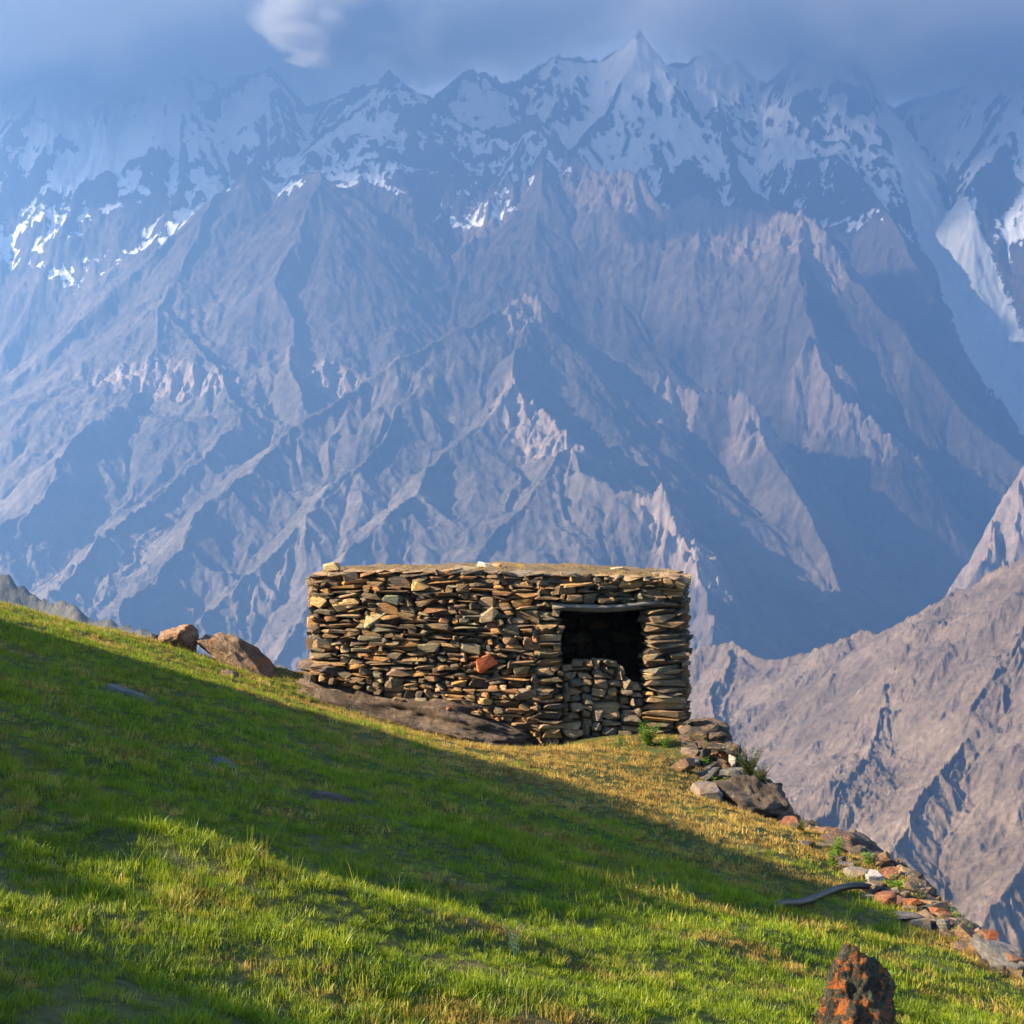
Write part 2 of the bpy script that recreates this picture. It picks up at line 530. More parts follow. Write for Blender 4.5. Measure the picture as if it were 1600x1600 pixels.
# ---- haze: one even volume round the whole place
def box_mesh(name, a, b):
    v = [(x, y, z) for x in (a[0], b[0]) for y in (a[1], b[1]) for z in (a[2], b[2])]
    f = [(0, 1, 3, 2), (4, 6, 7, 5), (0, 4, 5, 1), (2, 3, 7, 6), (0, 2, 6, 4), (1, 5, 7, 3)]
    me = bpy.data.meshes.new(name)
    me.from_pydata(v, [], f)
    me.update()
    return me
w = NT('haze_air')
pv = w.n('ShaderNodeVolumePrincipled')
pv.inputs['Color'].default_value = (0.13, 0.285, 0.655, 1)
pv.inputs['Density'].default_value = 0.00018
pv.inputs['Anisotropy'].default_value = 0.45
w.t.links.new(pv.outputs[0], w.out.inputs['Volume'])
link('haze', box_mesh('haze', (-4720, -6500, -1000), (5220, 16000, 3480)), w.m, kind='stuff', label='even blue haze filling the valley', cat='haze')

# ---------------------------------------------------------------- mist on the peaks and the cloud deck over them
w = NT('mist_on_peaks')
pos = w.n('ShaderNodeNewGeometry').outputs['Position']
sep = w.n('ShaderNodeSeparateXYZ', ins={'Vector': pos})
n1 = w.noise(pos, 0.00075, 4, 0.58, 0.5)
n2 = w.noise(pos, 0.0026, 3, 0.6)
# the base of the mist hangs lower on the left
zb = w.ramp(w.math('ADD', w.math('MULTIPLY', sep.outputs['X'], 1 / 9000), 0.5),
            [(0.0, 0.06), (0.12, 0.12), (0.25, 0.24), (0.36, 0.40), (0.44, 0.48), (0.53, 0.50), (0.60, 0.70), (0.66, 0.50), (0.76, 0.36), (1.0, 0.44)])
zb = w.math('ADD', w.math('MULTIPLY', zb, 1200.0), 2150.0)
k = w.math('DIVIDE', w.math('SUBTRACT', sep.outputs['Z'], zb), 260.0)
k = w.math('ADD', k, w.math('MULTIPLY', w.math('SUBTRACT', n1, 0.5), 3.6))
k = w.math('ADD', k, w.math('MULTIPLY', w.math('SUBTRACT', n2, 0.5), 1.2))
k = w.ramp(k, [(0.0, 0.0), (0.5, 0.25), (1.0, 1.0)])
pv = w.n('ShaderNodeVolumePrincipled')
pv.inputs['Color'].default_value = (0.9, 0.93, 0.97, 1)
w.set(pv, 'Density', w.math('MULTIPLY', k, 0.0026))
w.t.links.new(pv.outputs[0], w.out.inputs['Volume'])
mist = link('mist', box_mesh('mist', (-4500, 9300, 2000), (4700, 11500, 3440)), w.m, kind='stuff', label='grey mist hanging along the snow crest', cat='mist')

w = NT('cloud_deck')
pos = w.n('ShaderNodeNewGeometry').outputs['Position']
n1 = w.noise(pos, 0.0005, 4, 0.55, 0.3)
k = w.ramp(n1, [(0.28, 0.0), (0.52, 1.0)])
pv = w.n('ShaderNodeVolumePrincipled')
pv.inputs['Color'].default_value = (0.9, 0.93, 0.97, 1)
w.set(pv, 'Density', w.math('MULTIPLY', k, 0.00028))
w.t.links.new(pv.outputs[0], w.out.inputs['Volume'])
deck = link('cloud', box_mesh('cloud', (-6900, 3600, 3500), (5200, 15500, 4300)), w.m, kind='stuff', label='grey cloud deck above the snow crest', cat='cloud')

# the one bright puff that the sun reaches, in front of the crest
w = NT('sunlit_mist')
tc = w.n('ShaderNodeTexCoord')
ln = w.n('ShaderNodeVectorMath', operation='LENGTH', ins={0: tc.outputs['Object']})
nn = w.noise(tc.outputs['Object'], 1.7, 5, 0.6, 0.4)
k = w.math('ADD', w.math('SUBTRACT', 1.0, ln.outputs['Value']), w.math('MULTIPLY', w.math('SUBTRACT', nn, 0.5), 1.8))
k = w.ramp(k, [(0.15, 0.0), (0.6, 1.0)])
pv = w.n('ShaderNodeVolumePrincipled')
pv.inputs['Color'].default_value = (0.99, 0.99, 0.99, 1)
w.set(pv, 'Density', w.math('MULTIPLY', k, 0.012))
w.t.links.new(pv.outputs[0], w.out.inputs['Volume'])
bm = bmesh.new()
bmesh.ops.create_icosphere(bm, subdivisions=3, radius=1.0)
me = bpy.data.meshes.new('sunlit_mist')
bm.to_mesh(me)
bm.free()
puff = link('mist', me, w.m, kind='stuff', label='bright white puff of mist at the top left of centre', cat='mist')
puff.location = at(520, 15, 8700)
puff.scale = (500, 380, 310)
# ---------------------------------------------------------------- the grassy hillside
def plane_d(px, py):
    return 1.4 / ((py - 800) / FPX - 0.075 - 0.28 * (px - 800) / FPX)
CTRL = [(px, py, plane_d(px, py)) for px, py in
        [(0, 1600), (400, 1600), (800, 1600), (1200, 1600), (1600, 1600), (0, 1400), (0, 1200), (0, 1050), (0, 945), (200, 1400), (400, 1350),
         (400, 1180), (250, 1012), (600, 1300), (600, 1200), (800, 1400), (1000, 1450), (1200, 1500), (1400, 1565), (800, 1280), (1000, 1320), (1200, 1370)]]
CTRL += [(330, 1036, 22.3), (395, 1052, 22.8), (440, 1056, 23.0), (120, 972, 22.3), (700, 1150, 21.6), (880, 1166, 21.2), (1075, 1160, 20.8), (1000, 1200, 19.0), (1150, 1235, 19.4), (1235, 1278, 18.7), (1300, 1305, 17.2),
         (1400, 1362, 15.5), (1500, 1445, 13.4), (1600, 1527, 11.8), (820, 1175, 21.2)]
cp = np.array([at(*c) for c in CTRL])
cp = np.vstack([cp, [(-3, 0, -0.6), (2, 0, -1.9), (-12, 6, 1.6), (-14, 20, 1.3), (0, 25, -2.9), (-12, 0, 1.8)]])


def _tps(r2):
    return 0.5 * r2 * np.log(r2 + 1e-9)
_n = len(cp)
_A = np.zeros((_n + 3, _n + 3))
_r2 = ((cp[:, None, :2] - cp[None, :, :2]) ** 2).sum(-1)
_A[:_n, :_n] = _tps(_r2) + np.eye(_n) * 0.06
_A[:_n, _n] = 1
_A[:_n, _n + 1:] = cp[:, :2]
_A[_n, :_n] = 1
_A[_n + 1:, :_n] = cp[:, :2].T
_W = np.linalg.solve(_A, np.concatenate([cp[:, 2], np.zeros(3)]))

EDGE = [(-40, 17), (-14, 19.5)] + [tuple(at(*p)[:2]) for p in [(0, 940, 21.8), (130, 968, 22.6), (230, 998, 23.3), (350, 1036, 23.2), (460, 1050, 23.6)]] + \
       [(-2.4, 26.4), (2.1, 26.0), (2.62, 22.6)] + [tuple(at(*p)[:2]) for p in [(1140, 1180, 20.4), (1232, 1275, 18.75), (1320, 1312, 17.0), (1400, 1358, 15.5), (1500, 1442, 13.4), (1600, 1524, 11.8)]] + \
       [(4.0, 8), (4.4, 3), (4.6, -8), (-40, -8)]


def edge_dist(x, y):
    """signed distance to the brow of the hillside: positive on the meadow"""
    inside = np.zeros(x.shape, bool)
    dm = np.full(x.shape, 1e9)
    n = len(EDGE)
    for i in range(n):
        ax, ay = EDGE[i]
        bx, by = EDGE[(i + 1) % n]
        t = np.clip(((x - ax) * (bx - ax) + (y - ay) * (by - ay)) / ((bx - ax) ** 2 + (by - ay) ** 2), 0, 1)
        dm = np.minimum(dm, (x - ax - t * (bx - ax)) ** 2 + (y - ay - t * (by - ay)) ** 2)
        c = (ay > y) != (by > y)
        with np.errstate(divide='ignore', invalid='ignore'):
            xi = (bx - ax) * (y - ay) / (by - ay + 1e-12) + ax
        inside ^= c & (x < xi)
    d = np.sqrt(dm)
    return np.where(inside, d, -d)


def ground(x, y):
    x = np.asarray(x, float)
    y = np.asarray(y, float)
    sh = x.shape
    xf, yf = x.ravel(), y.ravel()
    z = np.zeros(xf.shape)
    for a in range(0, len(xf), 40000):
        b = slice(a, a + 40000)
        r2 = (xf[b, None] - cp[None, :, 0]) ** 2 + (yf[b, None] - cp[None, :, 1]) ** 2
        z[b] = _tps(r2) @ _W[:_n] + _W[_n] + xf[b] * _W[_n + 1] + yf[b] * _W[_n + 2]
    # unseen knolls added off to the left, profiled to throw shade over the meadow
    z += (np.interp(yf, SHADE_KNOLL_Y, SHADE_KNOLL_H) + (0.24 * perlin(yf / 0.75, yf * 0 + 3.3, 8) + 0.10 * perlin(yf / 0.3, yf * 0 + 1.7, 9)) * sstep(8.2, 6.6, yf)) * np.exp(-((xf + 9.6) / 2.3) ** 2)
    for (ax, ay), (bx, by), rh, rw in RIBS:
        t = np.clip(((xf - ax) * (bx - ax) + (yf - ay) * (by - ay)) / ((bx - ax) ** 2 + (by - ay) ** 2), 0, 1)
        z += rh * np.sin(np.pi * (0.12 + 0.76 * t)) * np.exp(-((xf - ax - t * (bx - ax)) ** 2 + (yf - ay - t * (by - ay)) ** 2) / rw ** 2)
    # swells and hummocks that run down the slope
    q = xf * 0.9 - yf * 0.43
    p = yf * 0.9 + xf * 0.43
    z += 0.055 * perlin(q / 3.2, p / 1.25, 3) + 0.034 * perlin(xf / 0.9, yf / 0.6, 4) + 0.022 * perlin(xf / 0.36, yf / 0.28, 5)
    d = edge_dist(xf, yf)
    o = np.clip(-d + 0.15, 0, None)
    z -= 0.95 * (np.sqrt(o * o + 0.16) - 0.4) * (1 - np.exp(-o * 3))
    return z.reshape(sh)


SHADE_KNOLL_Y = [0.0, 1.6, 2.3, 2.75, 3.1, 3.6, 4.15, 4.6, 5.8, 6.3, 7.4, 8.4, 8.7, 9.2, 10.2, 10.9, 11.8, 12.7, 13.6, 14.2, 15.8, 16.6, 18.4, 21.0]
SHADE_KNOLL_H = [1.2, 1.70, 1.68, 1.58, 1.25, 1.20, 1.33, 1.46, 1.53, 1.70, 1.80, 2.00, 2.13, 2.18, 2.13, 2.05, 1.92, 1.87, 1.68, 1.54, 0.95, 0.62, 0.22, 0.0]  # heights of the added knolls, fitted to the wanted shadow edge
RIBS = [((-1.85, 7.55), (-0.75, 7.15), 0.085, 0.26), ((-1.25, 6.75), (0.35, 8.1), 0.07, 0.30), ((0.9, 8.9), (2.0, 10.6), 0.06, 0.35), ((-1.6, 5.9), (-0.2, 6.3), 0.05, 0.25), ((2.6, 11.5), (3.3, 11.3), 0.09, 0.30)]


def gz(x, y):
    return float(ground(np.array([x]), np.array([y]))[0])


def hit(px, py, d0=4.0, d1=34.0):
    """the point of the hillside seen at a pixel of the photograph"""
    d = np.linspace(d0, d1, 1200)
    x = (px - 800) / FPX * d
    z = (800 - py) / FPX * d
    g = ground(x, d)
    k = np.nonzero(g > z)[0]
    i = k[0] if len(k) else int(np.argmin(z - g))
    return Vector((x[i], d[i], g[i]))


X, Y = np.meshgrid(np.arange(-22, 9.01, 0.1), np.arange(-3, 36.01, 0.1))
me = grid_mesh('hillside', X, Y, ground(X, Y))
w = NT('hillside_turf')
pos = w.n('ShaderNodeNewGeometry').outputs['Position']
n1 = w.noise(pos, 1.3, 6, 0.6)
n2 = w.noise(pos, 14.0, 5, 0.7)
c = w.ramp(n1, [(0.3, (0.028, 0.040, 0.010)), (0.55, (0.055, 0.060, 0.018)), (0.75, (0.10, 0.078, 0.035))])
c = w.mix(0.7, c, w.ramp(n2, [(0.3, 0.4), (0.7, 1.5)]), 'MULTIPLY')
bs = w.n('ShaderNodeBsdfPrincipled')
bs.inputs['Roughness'].default_value = 1.0
bs.inputs['Specular IOR Level'].default_value = 0.05
w.set(bs, 'Base Color', c)
w.set(bs, 'Normal', w.bump(n2, 0.8, 0.03))
w.surface(bs.outputs[0])
link('hillside', me, w.m, kind='structure', label='grassy hillside falling away to the right', cat='hillside')

# ---------------------------------------------------------------- stone meshes and materials
from mathutils import Euler
def stone_material(name, sc=1.0, lichen=0.5, layered=True, use_attr=False):
    w = NT(name)
    geo = w.n('ShaderNodeNewGeometry')
    oi = w.n('ShaderNodeObjectInfo')
    off = w.n('ShaderNodeVectorMath', operation='ADD')
    w.set(off, 0, geo.outputs['Position'])
    cmb = w.n('ShaderNodeCombineXYZ')
    for k in range(3):
        w.set(cmb, k, w.math('MULTIPLY', oi.outputs['Random'], 7.0 + 5 * k))
    w.set(off, 1, cmb.outputs[0])
    v = off.outputs[0]
    st = w.n('ShaderNodeMapping', ins={'Vector': v, 'Scale': (1, 1, 4.5 if layered else 1.6)})
    n1 = w.noise(v, 6 * sc, 5, 0.6)
    n2 = w.noise(st.outputs[0], 14 * sc, 7, 0.68)
    n3 = w.noise(v, 9 * sc, 6, 0.65)
    base = oi.outputs['Color']
    if use_attr:
        base = w.n('ShaderNodeAttribute', attribute_name='tint').outputs['Color']
    c = w.mix(1.0, base, w.ramp(n2, [(0.25, 0.5), (0.5, 1.0), (0.75, 1.6)]), 'MULTIPLY')
    c = w.mix(w.math('MULTIPLY', w.ramp(n1, [(0.5, 0.0), (0.68, 1.0)]), 0.6), c, (0.26, 0.15, 0.06))       # rusty bloom
    lw = w.math('MULTIPLY', w.ramp(n3, [(0.60, 0.0), (0.66, 1.0)]), lichen)
    c = w.mix(lw, c, (0.30, 0.29, 0.14))
    bs = w.n('ShaderNodeBsdfPrincipled')
    bs.inputs['Roughness'].default_value = 0.85
    bs.inputs['Specular IOR Level'].default_value = 0.3
    w.set(bs, 'Base Color', c)
    w.set(bs, 'Normal', w.bump(w.math('ADD', n2, w.math('MULTIPLY', n1, 0.6)), 1.0, 0.05 / sc))
    w.surface(bs.outputs[0])
    return w.m


m_stone = stone_material('dry_wall_slate')
m_stone_small = stone_material('dry_wall_slate_small', use_attr=True)

SR = random.Random(11)


def hull(n, seed, boxy=0.5, jit=0.12):
    r = random.Random(seed)
    bm = bmesh.new()
    k = 0
    while k < n:
        p = Vector((r.gauss(0, 1), r.gauss(0, 1), r.gauss(0, 1)))
        if p.length < 0.2:
            continue
        p.normalize()
        q = Vector([math.copysign(abs(c) ** boxy, c) for c in p])
        q = q * (0.5 * (1 + r.uniform(-jit, jit * 0.3)))
        bm.verts.new(q)
        k += 1
    res = bmesh.ops.convex_hull(bm, input=bm.verts)
    junk = list({e for e in res['geom_interior'] + res['geom_unused'] if isinstance(e, bmesh.types.BMVert)})
    bmesh.ops.delete(bm, geom=junk, context='VERTS')
    bmesh.ops.recalc_face_normals(bm, faces=bm.faces)
    # scale so that it fills its unit box
    for a in range(3):
        lo = min(v.co[a] for v in bm.verts)
        hi = max(v.co[a] for v in bm.verts)
        for v in bm.verts:
            v.co[a] = (v.co[a] - lo) / (hi - lo) - 0.5
    return bm


def hull_data(name, n, seed, boxy=0.5, jit=0.12, mat=None):
    bm = hull(n, seed, boxy, jit)
    me = bpy.data.meshes.new(name)
    bm.to_mesh(me)
    bm.free()
    if mat:
        me.materials.append(mat)
    return me


STONES = [hull_data('stone', 13 + (i % 5) * 3, 100 + i, 0.36 + 0.09 * (i % 5), 0.22, m_stone) for i in range(26)]
BLOCKS = [hull_data('block', 24, 300 + i, 0.42 + 0.06 * (i % 4), 0.12, m_stone) for i in range(12)]

PALETTE = [((0.075, 0.060, 0.038), 5), ((0.115, 0.088, 0.054), 5), ((0.175, 0.125, 0.066), 4.5), ((0.28, 0.17, 0.065), 4.2), ((0.20, 0.105, 0.05), 2.2),
           ((0.30, 0.235, 0.15), 1.6), ((0.085, 0.085, 0.07), 1.6), ((0.13, 0.125, 0.085), 3), ((0.05, 0.045, 0.036), 2.5)]


def tint(r=SR, pal=PALETTE):
    t = r.uniform(0, sum(p[1] for p in pal))
    for c, wgt in pal:
        t -= wgt
        if t <= 0:
            break
    f = r.uniform(0.65, 1.15)
    return (c[0] * f * 1.15, c[1] * f, c[2] * f * 0.86, 1)


# ---------------------------------------------------------------- the hut
HL = at(482, 800, 21.7)
HR = at(1077, 800, 21.9)
BULGE = 0.26


def wall_pt(s):
    x = HL.x + (HR.x - HL.x) * s
    y = HL.y + (HR.y - HL.y) * s - BULGE * 4 * s * (1 - s)
    return x, y


_ss = np.linspace(-0.1, 1.1, 601)
_px = np.array([800 + FPX * wall_pt(s)[0] / wall_pt(s)[1] for s in _ss])
LEN = math.hypot(HR.x - HL.x, HR.y - HL.y) * 1.007


def px2s(px):
    return float(np.interp(px, _px, _ss))


def py2z(py, s):
    return (800 - py) / FPX * wall_pt(s)[1]


def wall_frame(s):
    a = wall_pt(s - 0.002)
    b = wall_pt(s + 0.002)
    t = Vector((b[0] - a[0], b[1] - a[1], 0)).normalized()
    return t, Vector((t.y, -t.x, 0))          # along the wall, outward normal


def pack(x0, x1, bottom, top, wr, hr, r, flat=False, tol=0.03):
    """dry-stone packing: always bed the next stone on the lowest place. yields x, z, w, h, tilt in wall metres"""
    dx = 0.02
    n = max(4, int(round((x1 - x0) / dx)))
    xs = x0 + (np.arange(n) + 0.5) * (x1 - x0) / n
    prof = np.array([bottom(x) for x in xs])
    tops = np.array([top(x) for x in xs])
    out = []
    for _ in range(2500):
        gap = tops - prof
        open_ = gap > 0.035
        if not open_.any():
            break
        i = int(np.argmin(np.where(open_, prof + r.uniform(0, 0.02), 1e9)))
        a = i
        while a > 0 and open_[a - 1] and prof[a - 1] < prof[i] + tol:
            a -= 1
        b = i
        while b < n - 1 and open_[b + 1] and prof[b + 1] < prof[i] + tol:
            b += 1
        h = r.uniform(*hr)
        wd = r.uniform(*wr)
        if not flat:
            q = r.random()
            if q < 0.10:
                h, wd = r.uniform(1.2, 1.7) * hr[1], r.uniform(0.16, 0.34)      # a block
            elif q < 0.30:
                h, wd = r.uniform(0.55, 0.8) * hr[0] + 0.01, r.uniform(0.3, 0.55)      # a long thin slab
            elif q < 0.50:
                wd = r.uniform(0.07, 0.14)      # a chip
        m = max(2, int(wd / dx))
        span = b - a + 1
        if span <= m * 1.35:
            m = span
        if span < 3:
            # a narrow slot: a chink stone
            h = min(h, 0.05)
        left = a if r.random() < 0.5 else b - m + 1
        sl = slice(left, left + m)
        seg = prof[sl]
        if m >= 5:
            c = np.polyfit(xs[sl], seg, 1)
            tilt = float(np.clip(c[0], -0.22, 0.22))
        else:
            tilt = 0.0
        xm = float(xs[sl].mean())
        z0 = float(seg.mean()) + 0.3 * float(seg.max() - seg.mean())
        h = min(h, float(gap[sl].mean()) + 0.02)
        h = max(h, 0.03)
        tilt += r.uniform(-0.05, 0.05)
        out.append((xm, z0 + h / 2, m * (x1 - x0) / n, h, tilt))
        prof[sl] = z0 + h * 0.94 + (xs[sl] - xm) * tilt
    return out


hut = link('stone_hut', None, label='low dry-stone hut with flat earth roof and dark open doorway on the slope', cat='hut')
hut.location = (0, 22.6, -2.6)
HUT_INV = Vector(hut.location)


def hpart(name, me, mat=None, parent=None, **k):
    o = link(name, me, mat, parent or hut, **k)
    return o


def prof(pts):
    xs_ = [p[0] for p in pts]
    ys_ = [p[1] for p in pts]
    return lambda px: float(np.interp(px, xs_, ys_))


ZBOT = prof([(470, 1062), (560, 1076), (640, 1100), (720, 1112), (790, 1128), (838, 1150), (850, 1172), (1090, 1168)])
ZTOP = prof([(470, 899), (520, 896), (700, 893), (760, 895), (850, 899), (960, 903), (1090, 905)])
s2px = lambda x: float(np.interp(x / LEN, _ss, _px))
bot_m = lambda x: py2z(ZBOT(s2px(x)), x / LEN)
top_m = lambda x: py2z(ZTOP(s2px(x)), x / LEN)
lint_m = lambda x: py2z(952, x / LEN)
lint_top = lambda x: py2z(942, x / LEN)
mx = lambda px: px2s(px) * LEN
pr = random.Random(5)
wall_stones = []
# main wall
wall_stones += [(*s, 'wall') for s in pack(mx(486), mx(843), bot_m, top_m, (0.14, 0.36), (0.035, 0.085), pr)]
# jamb and pillar of long flat slabs
wall_stones += [(*s, 'jamb') for s in pack(mx(834), mx(878), bot_m, lint_top, (0.26, 0.44), (0.045, 0.10), pr, True)]
wall_stones += [(*s, 'jamb') for s in pack(mx(1009), mx(1072), bot_m, lint_top, (0.35, 0.62), (0.045, 0.095), pr, True)]
# over the doorway
wall_stones += [(*s, 'wall') for s in pack(mx(836), mx(1070), lint_top, top_m, (0.13, 0.34), (0.035, 0.08), pr)]
# rough blocks that close the lower half of the doorway
IN_TOP = prof([(870, 1046), (892, 1038), (950, 1032), (976, 1044), (984, 1066), (1014, 1070)])
in_top = lambda x: py2z(IN_TOP(s2px(x)), x / LEN)
infill = [(*s, 'infill') for s in pack(mx(879), mx(1010), bot_m, in_top, (0.13, 0.34), (0.06, 0.15), pr, True)]

cands = []
for (x, z, wd, h, tl, kind) in wall_stones + infill:
    s = x / LEN
    px = s2px(x)
    t, nrm = wall_frame(s)
    wx_, wy_ = wall_pt(s)
    dep = pr.uniform(0.26, 0.40)
    proud = pr.gauss(0, 0.03)
    grow = 1.09
    if kind == 'jamb':
        dep = pr.uniform(0.42, 0.5)
        proud = pr.gauss(0.01, 0.015)
    if kind == 'infill':
        proud = -0.10 + pr.gauss(0, 0.03)
        grow = 1.03
    if px > 1055 or px < 500:                       # ragged corners
        x_off = pr.uniform(-0.02, 0.07) * (1 if px > 800 else -0.5)
    else:
        x_off = 0
    c = Vector((wx_, wy_, z)) + t * x_off + nrm * (proud - dep / 2 + 0.06)
    col = tint(pr)
    if kind == 'infill':
        col = tint(pr, [((0.13, 0.105, 0.072), 3), ((0.19, 0.15, 0.092), 3), ((0.10, 0.095, 0.075), 2), ((0.2, 0.13, 0.07), 1)])
    yaw = math.atan2(t.y, t.x) + pr.gauss(0, 0.16)
    rot = (pr.gauss(0, 0.10), -tl, yaw)
    cands.append([wd * h, c, rot, (wd * grow, dep, h * (1.15 if kind != 'infill' else 1.04)), col, kind, px, z])

# stones one can pick out of the wall in the photograph: a diamond, a big ochre slab, the orange one
SPECIAL = [(760, 960, 0.27, 0.19, 0.75, (0.24, 0.18, 0.11, 1)), (757, 1036, 0.29, 0.20, 0.5, (0.70, 0.13, 0.03, 1)), (541, 946, 0.36, 0.13, 0.25, (0.34, 0.22, 0.08, 1)),
           (585, 968, 0.34, 0.20, 0.10, (0.24, 0.20, 0.10, 1)), (612, 936, 0.26, 0.13, -0.1, (0.15, 0.16, 0.10, 1)), (657, 914, 0.27, 0.13, 0.15, (0.36, 0.22, 0.08, 1)),
           (498, 940, 0.22, 0.16, 0.0, (0.36, 0.24, 0.09, 1)), (822, 1084, 0.32, 0.15, 0.0, (0.17, 0.125, 0.08, 1)), (625, 1050, 0.36, 0.10, -0.04, (0.16, 0.10, 0.06, 1))]
for (px, py, wd, h, tl, col) in SPECIAL:
    s = px2s(px)
    t, nrm = wall_frame(s)
    wx_, wy_ = wall_pt(s)
    z = py2z(py, s)
    c = Vector((wx_, wy_, z)) + nrm * (0.075 - 0.12)
    cands.append([9.0, c, (0.0, -tl, math.atan2(t.y, t.x) + 0.1), (wd, 0.30, h), col, 'wall', px, z])

cands.sort(key=lambda q: -q[0])
n_in = sum(1 for q in cands if q[5] == 'infill')
limit = 298
single, rest = [], []
for q in cands:
    (single if (len(single) < limit) else rest).append(q)
for i, (area, c, rot, sc, col, kind, px, z) in enumerate(single):
    pool = BLOCKS if kind == 'infill' else STONES
    o = hpart('blocking_stone' if kind == 'infill' else 'stone', pool[pr.randrange(len(pool))])
    o.location = c - HUT_INV
    o.rotation_euler = rot
    o.scale = sc
    o.color = col
print('hut stones', len(single), 'rest', len(rest), 'infill', n_in)


def joined(name, items, mat, parent=None, pool_seed=500, n=18):
    """many small stones as one mesh with a tint per stone"""
    pools = []
    for i in range(10):
        bm = hull(n, pool_seed + i, 0.42, 0.15)
        bm.verts.index_update()
        pools.append((np.array([v.co[:] for v in bm.verts]), [[v.index for v in f.verts] for f in bm.faces]))
        bm.free()
    V, F, C = [], [], []
    nv = 0
    for (c, rot, sc, col) in items:
        pv_, pf_ = pools[pr.randrange(10)]
        M = Matrix.Translation(c) @ Euler(rot).to_matrix().to_4x4() @ Matrix.Diagonal((*sc, 1))
        A = np.array(M)
        P = pv_ @ A[:3, :3].T + A[:3, 3]
        V.append(P)
        F += [[a + nv for a in f] for f in pf_]
        C += [col] * len(P)
        nv += len(P)
    me = bpy.data.meshes.new(name)
    me.from_pydata(np.vstack(V).tolist(), [], F)
    at_ = me.attributes.new('tint', 'FLOAT_COLOR', 'POINT')
    at_.data.foreach_set('color', np.array(C, np.float32).ravel())
    me.update()
    return me


items = [(Vector(q[1]) - HUT_INV, q[2], q[3], q[4]) for q in rest]
# side walls, packed the same way, seen only from the side
DEPTH_L, DEPTH_R = 3.5, 3.4
for side, (cx_, cy_), dep_ in ((-1, wall_pt(0.0), DEPTH_L), (1, wall_pt(1.0), DEPTH_R)):
    zb = -2.45 if side < 0 else -3.1
    for (a, z, wd, h, tl) in pack(0.2, dep_, lambda q: zb, lambda q: -0.86, (0.16, 0.42), (0.06, 0.12), pr):
        c = Vector((cx_ - side * (0.12 + pr.gauss(0, 0.015)), cy_ + a, z))
        items.append((c - HUT_INV, (pr.gauss(0, 0.05), tl, math.pi / 2 + pr.gauss(0, 0.08)), (wd * 1.08, 0.34, h * 1.12), tint(pr)))
for (a, z, wd, h, tl) in pack(0.1, 4.8, lambda q: -3.2, lambda q: -0.86, (0.25, 0.5), (0.09, 0.15), pr):
    c = Vector((HL.x + a, HL.y + DEPTH_L - 0.1 - (0.1 * a / 4.8), z))
    items.append((c - HUT_INV, (pr.gauss(0, 0.05), -tl, pr.gauss(0, 0.08)), (wd * 1.08, 0.34, h * 1.12), tint(pr)))
hpart('small_stones', joined('small_stones', items, m_stone_small), m_stone_small, kind='stuff')

# core of the walls: the dark rubble behind the faces; ring in plan, with the doorway left open
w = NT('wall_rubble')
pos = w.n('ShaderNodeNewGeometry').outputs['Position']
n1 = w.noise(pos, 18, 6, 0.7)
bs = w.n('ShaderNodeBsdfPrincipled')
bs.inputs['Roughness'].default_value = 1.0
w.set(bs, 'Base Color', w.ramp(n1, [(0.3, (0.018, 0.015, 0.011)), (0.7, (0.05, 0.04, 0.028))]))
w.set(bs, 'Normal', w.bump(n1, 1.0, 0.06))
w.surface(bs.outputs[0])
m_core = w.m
bm = bmesh.new()


def slab(p0, p1, q0, q1, z0, z1):
    """upright block on the plan quad p0-p1 (front), q0-q1 (back)"""
    v = [bm.verts.new((*p, z)) for z in (z0, z1) for p in (p0, p1, q1, q0)]
    for f in ((3, 2, 1, 0), (4, 5, 6, 7), (0, 1, 5, 4), (1, 2, 6, 5), (2, 3, 7, 6), (3, 0, 4, 7)):
        bm.faces.new([v[i] for i in f])


def inset(s, d):
    t, nrm = wall_frame(s)
    x, y = wall_pt(s)
    return (x - nrm.x * d - HUT_INV.x, y - nrm.y * d - HUT_INV.y)


CZ = -HUT_INV.z
seg = [0.02] + list(np.linspace(0.1, px2s(868), 8)) + [px2s(1020), 0.985]
for a, b in zip(seg[:-1], seg[1:]):
    if abs(a - px2s(868)) < 1e-6:
        slab(inset(a, 0.09), inset(b, 0.09), inset(a, 0.42), inset(b, 0.42), -0.99 + CZ - 0.02, -0.90 + CZ)       # over the door
        slab(inset(a, 0.22), inset(b, 0.22), inset(a, 0.42), inset(b, 0.42), -3.4 + CZ, -2.32 + CZ)              # behind the blocking
    else:
        slab(inset(a, 0.09), inset(b, 0.09), inset(a, 0.42), inset(b, 0.42), -3.4 + CZ, -0.90 + CZ)
x0, y0 = HL.x - HUT_INV.x + 0.09, HL.y - HUT_INV.y
x1, y1 = HR.x - HUT_INV.x - 0.09, HR.y - HUT_INV.y
slab((x0, y0 + 0.3), (x0 + 0.3, y0 + 0.3), (x0, y0 + 3.4), (x0 + 0.3, y0 + 3.4), -3.4 + CZ, -0.90 + CZ)
slab((x1 - 0.3, y1 + 0.3), (x1, y1 + 0.3), (x1 - 0.3, y1 + 3.4), (x1, y1 + 3.4), -3.4 + CZ, -0.90 + CZ)
slab((x0 + 0.3, y0 + 3.1), (x1 - 0.3, y1 + 3.3), (x0 + 0.3, y0 + 3.38), (x1 - 0.3, y1 + 3.58), -3.4 + CZ, -0.90 + CZ)
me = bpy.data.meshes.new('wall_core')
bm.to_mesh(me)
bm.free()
hpart('wall_core', me, m_core)
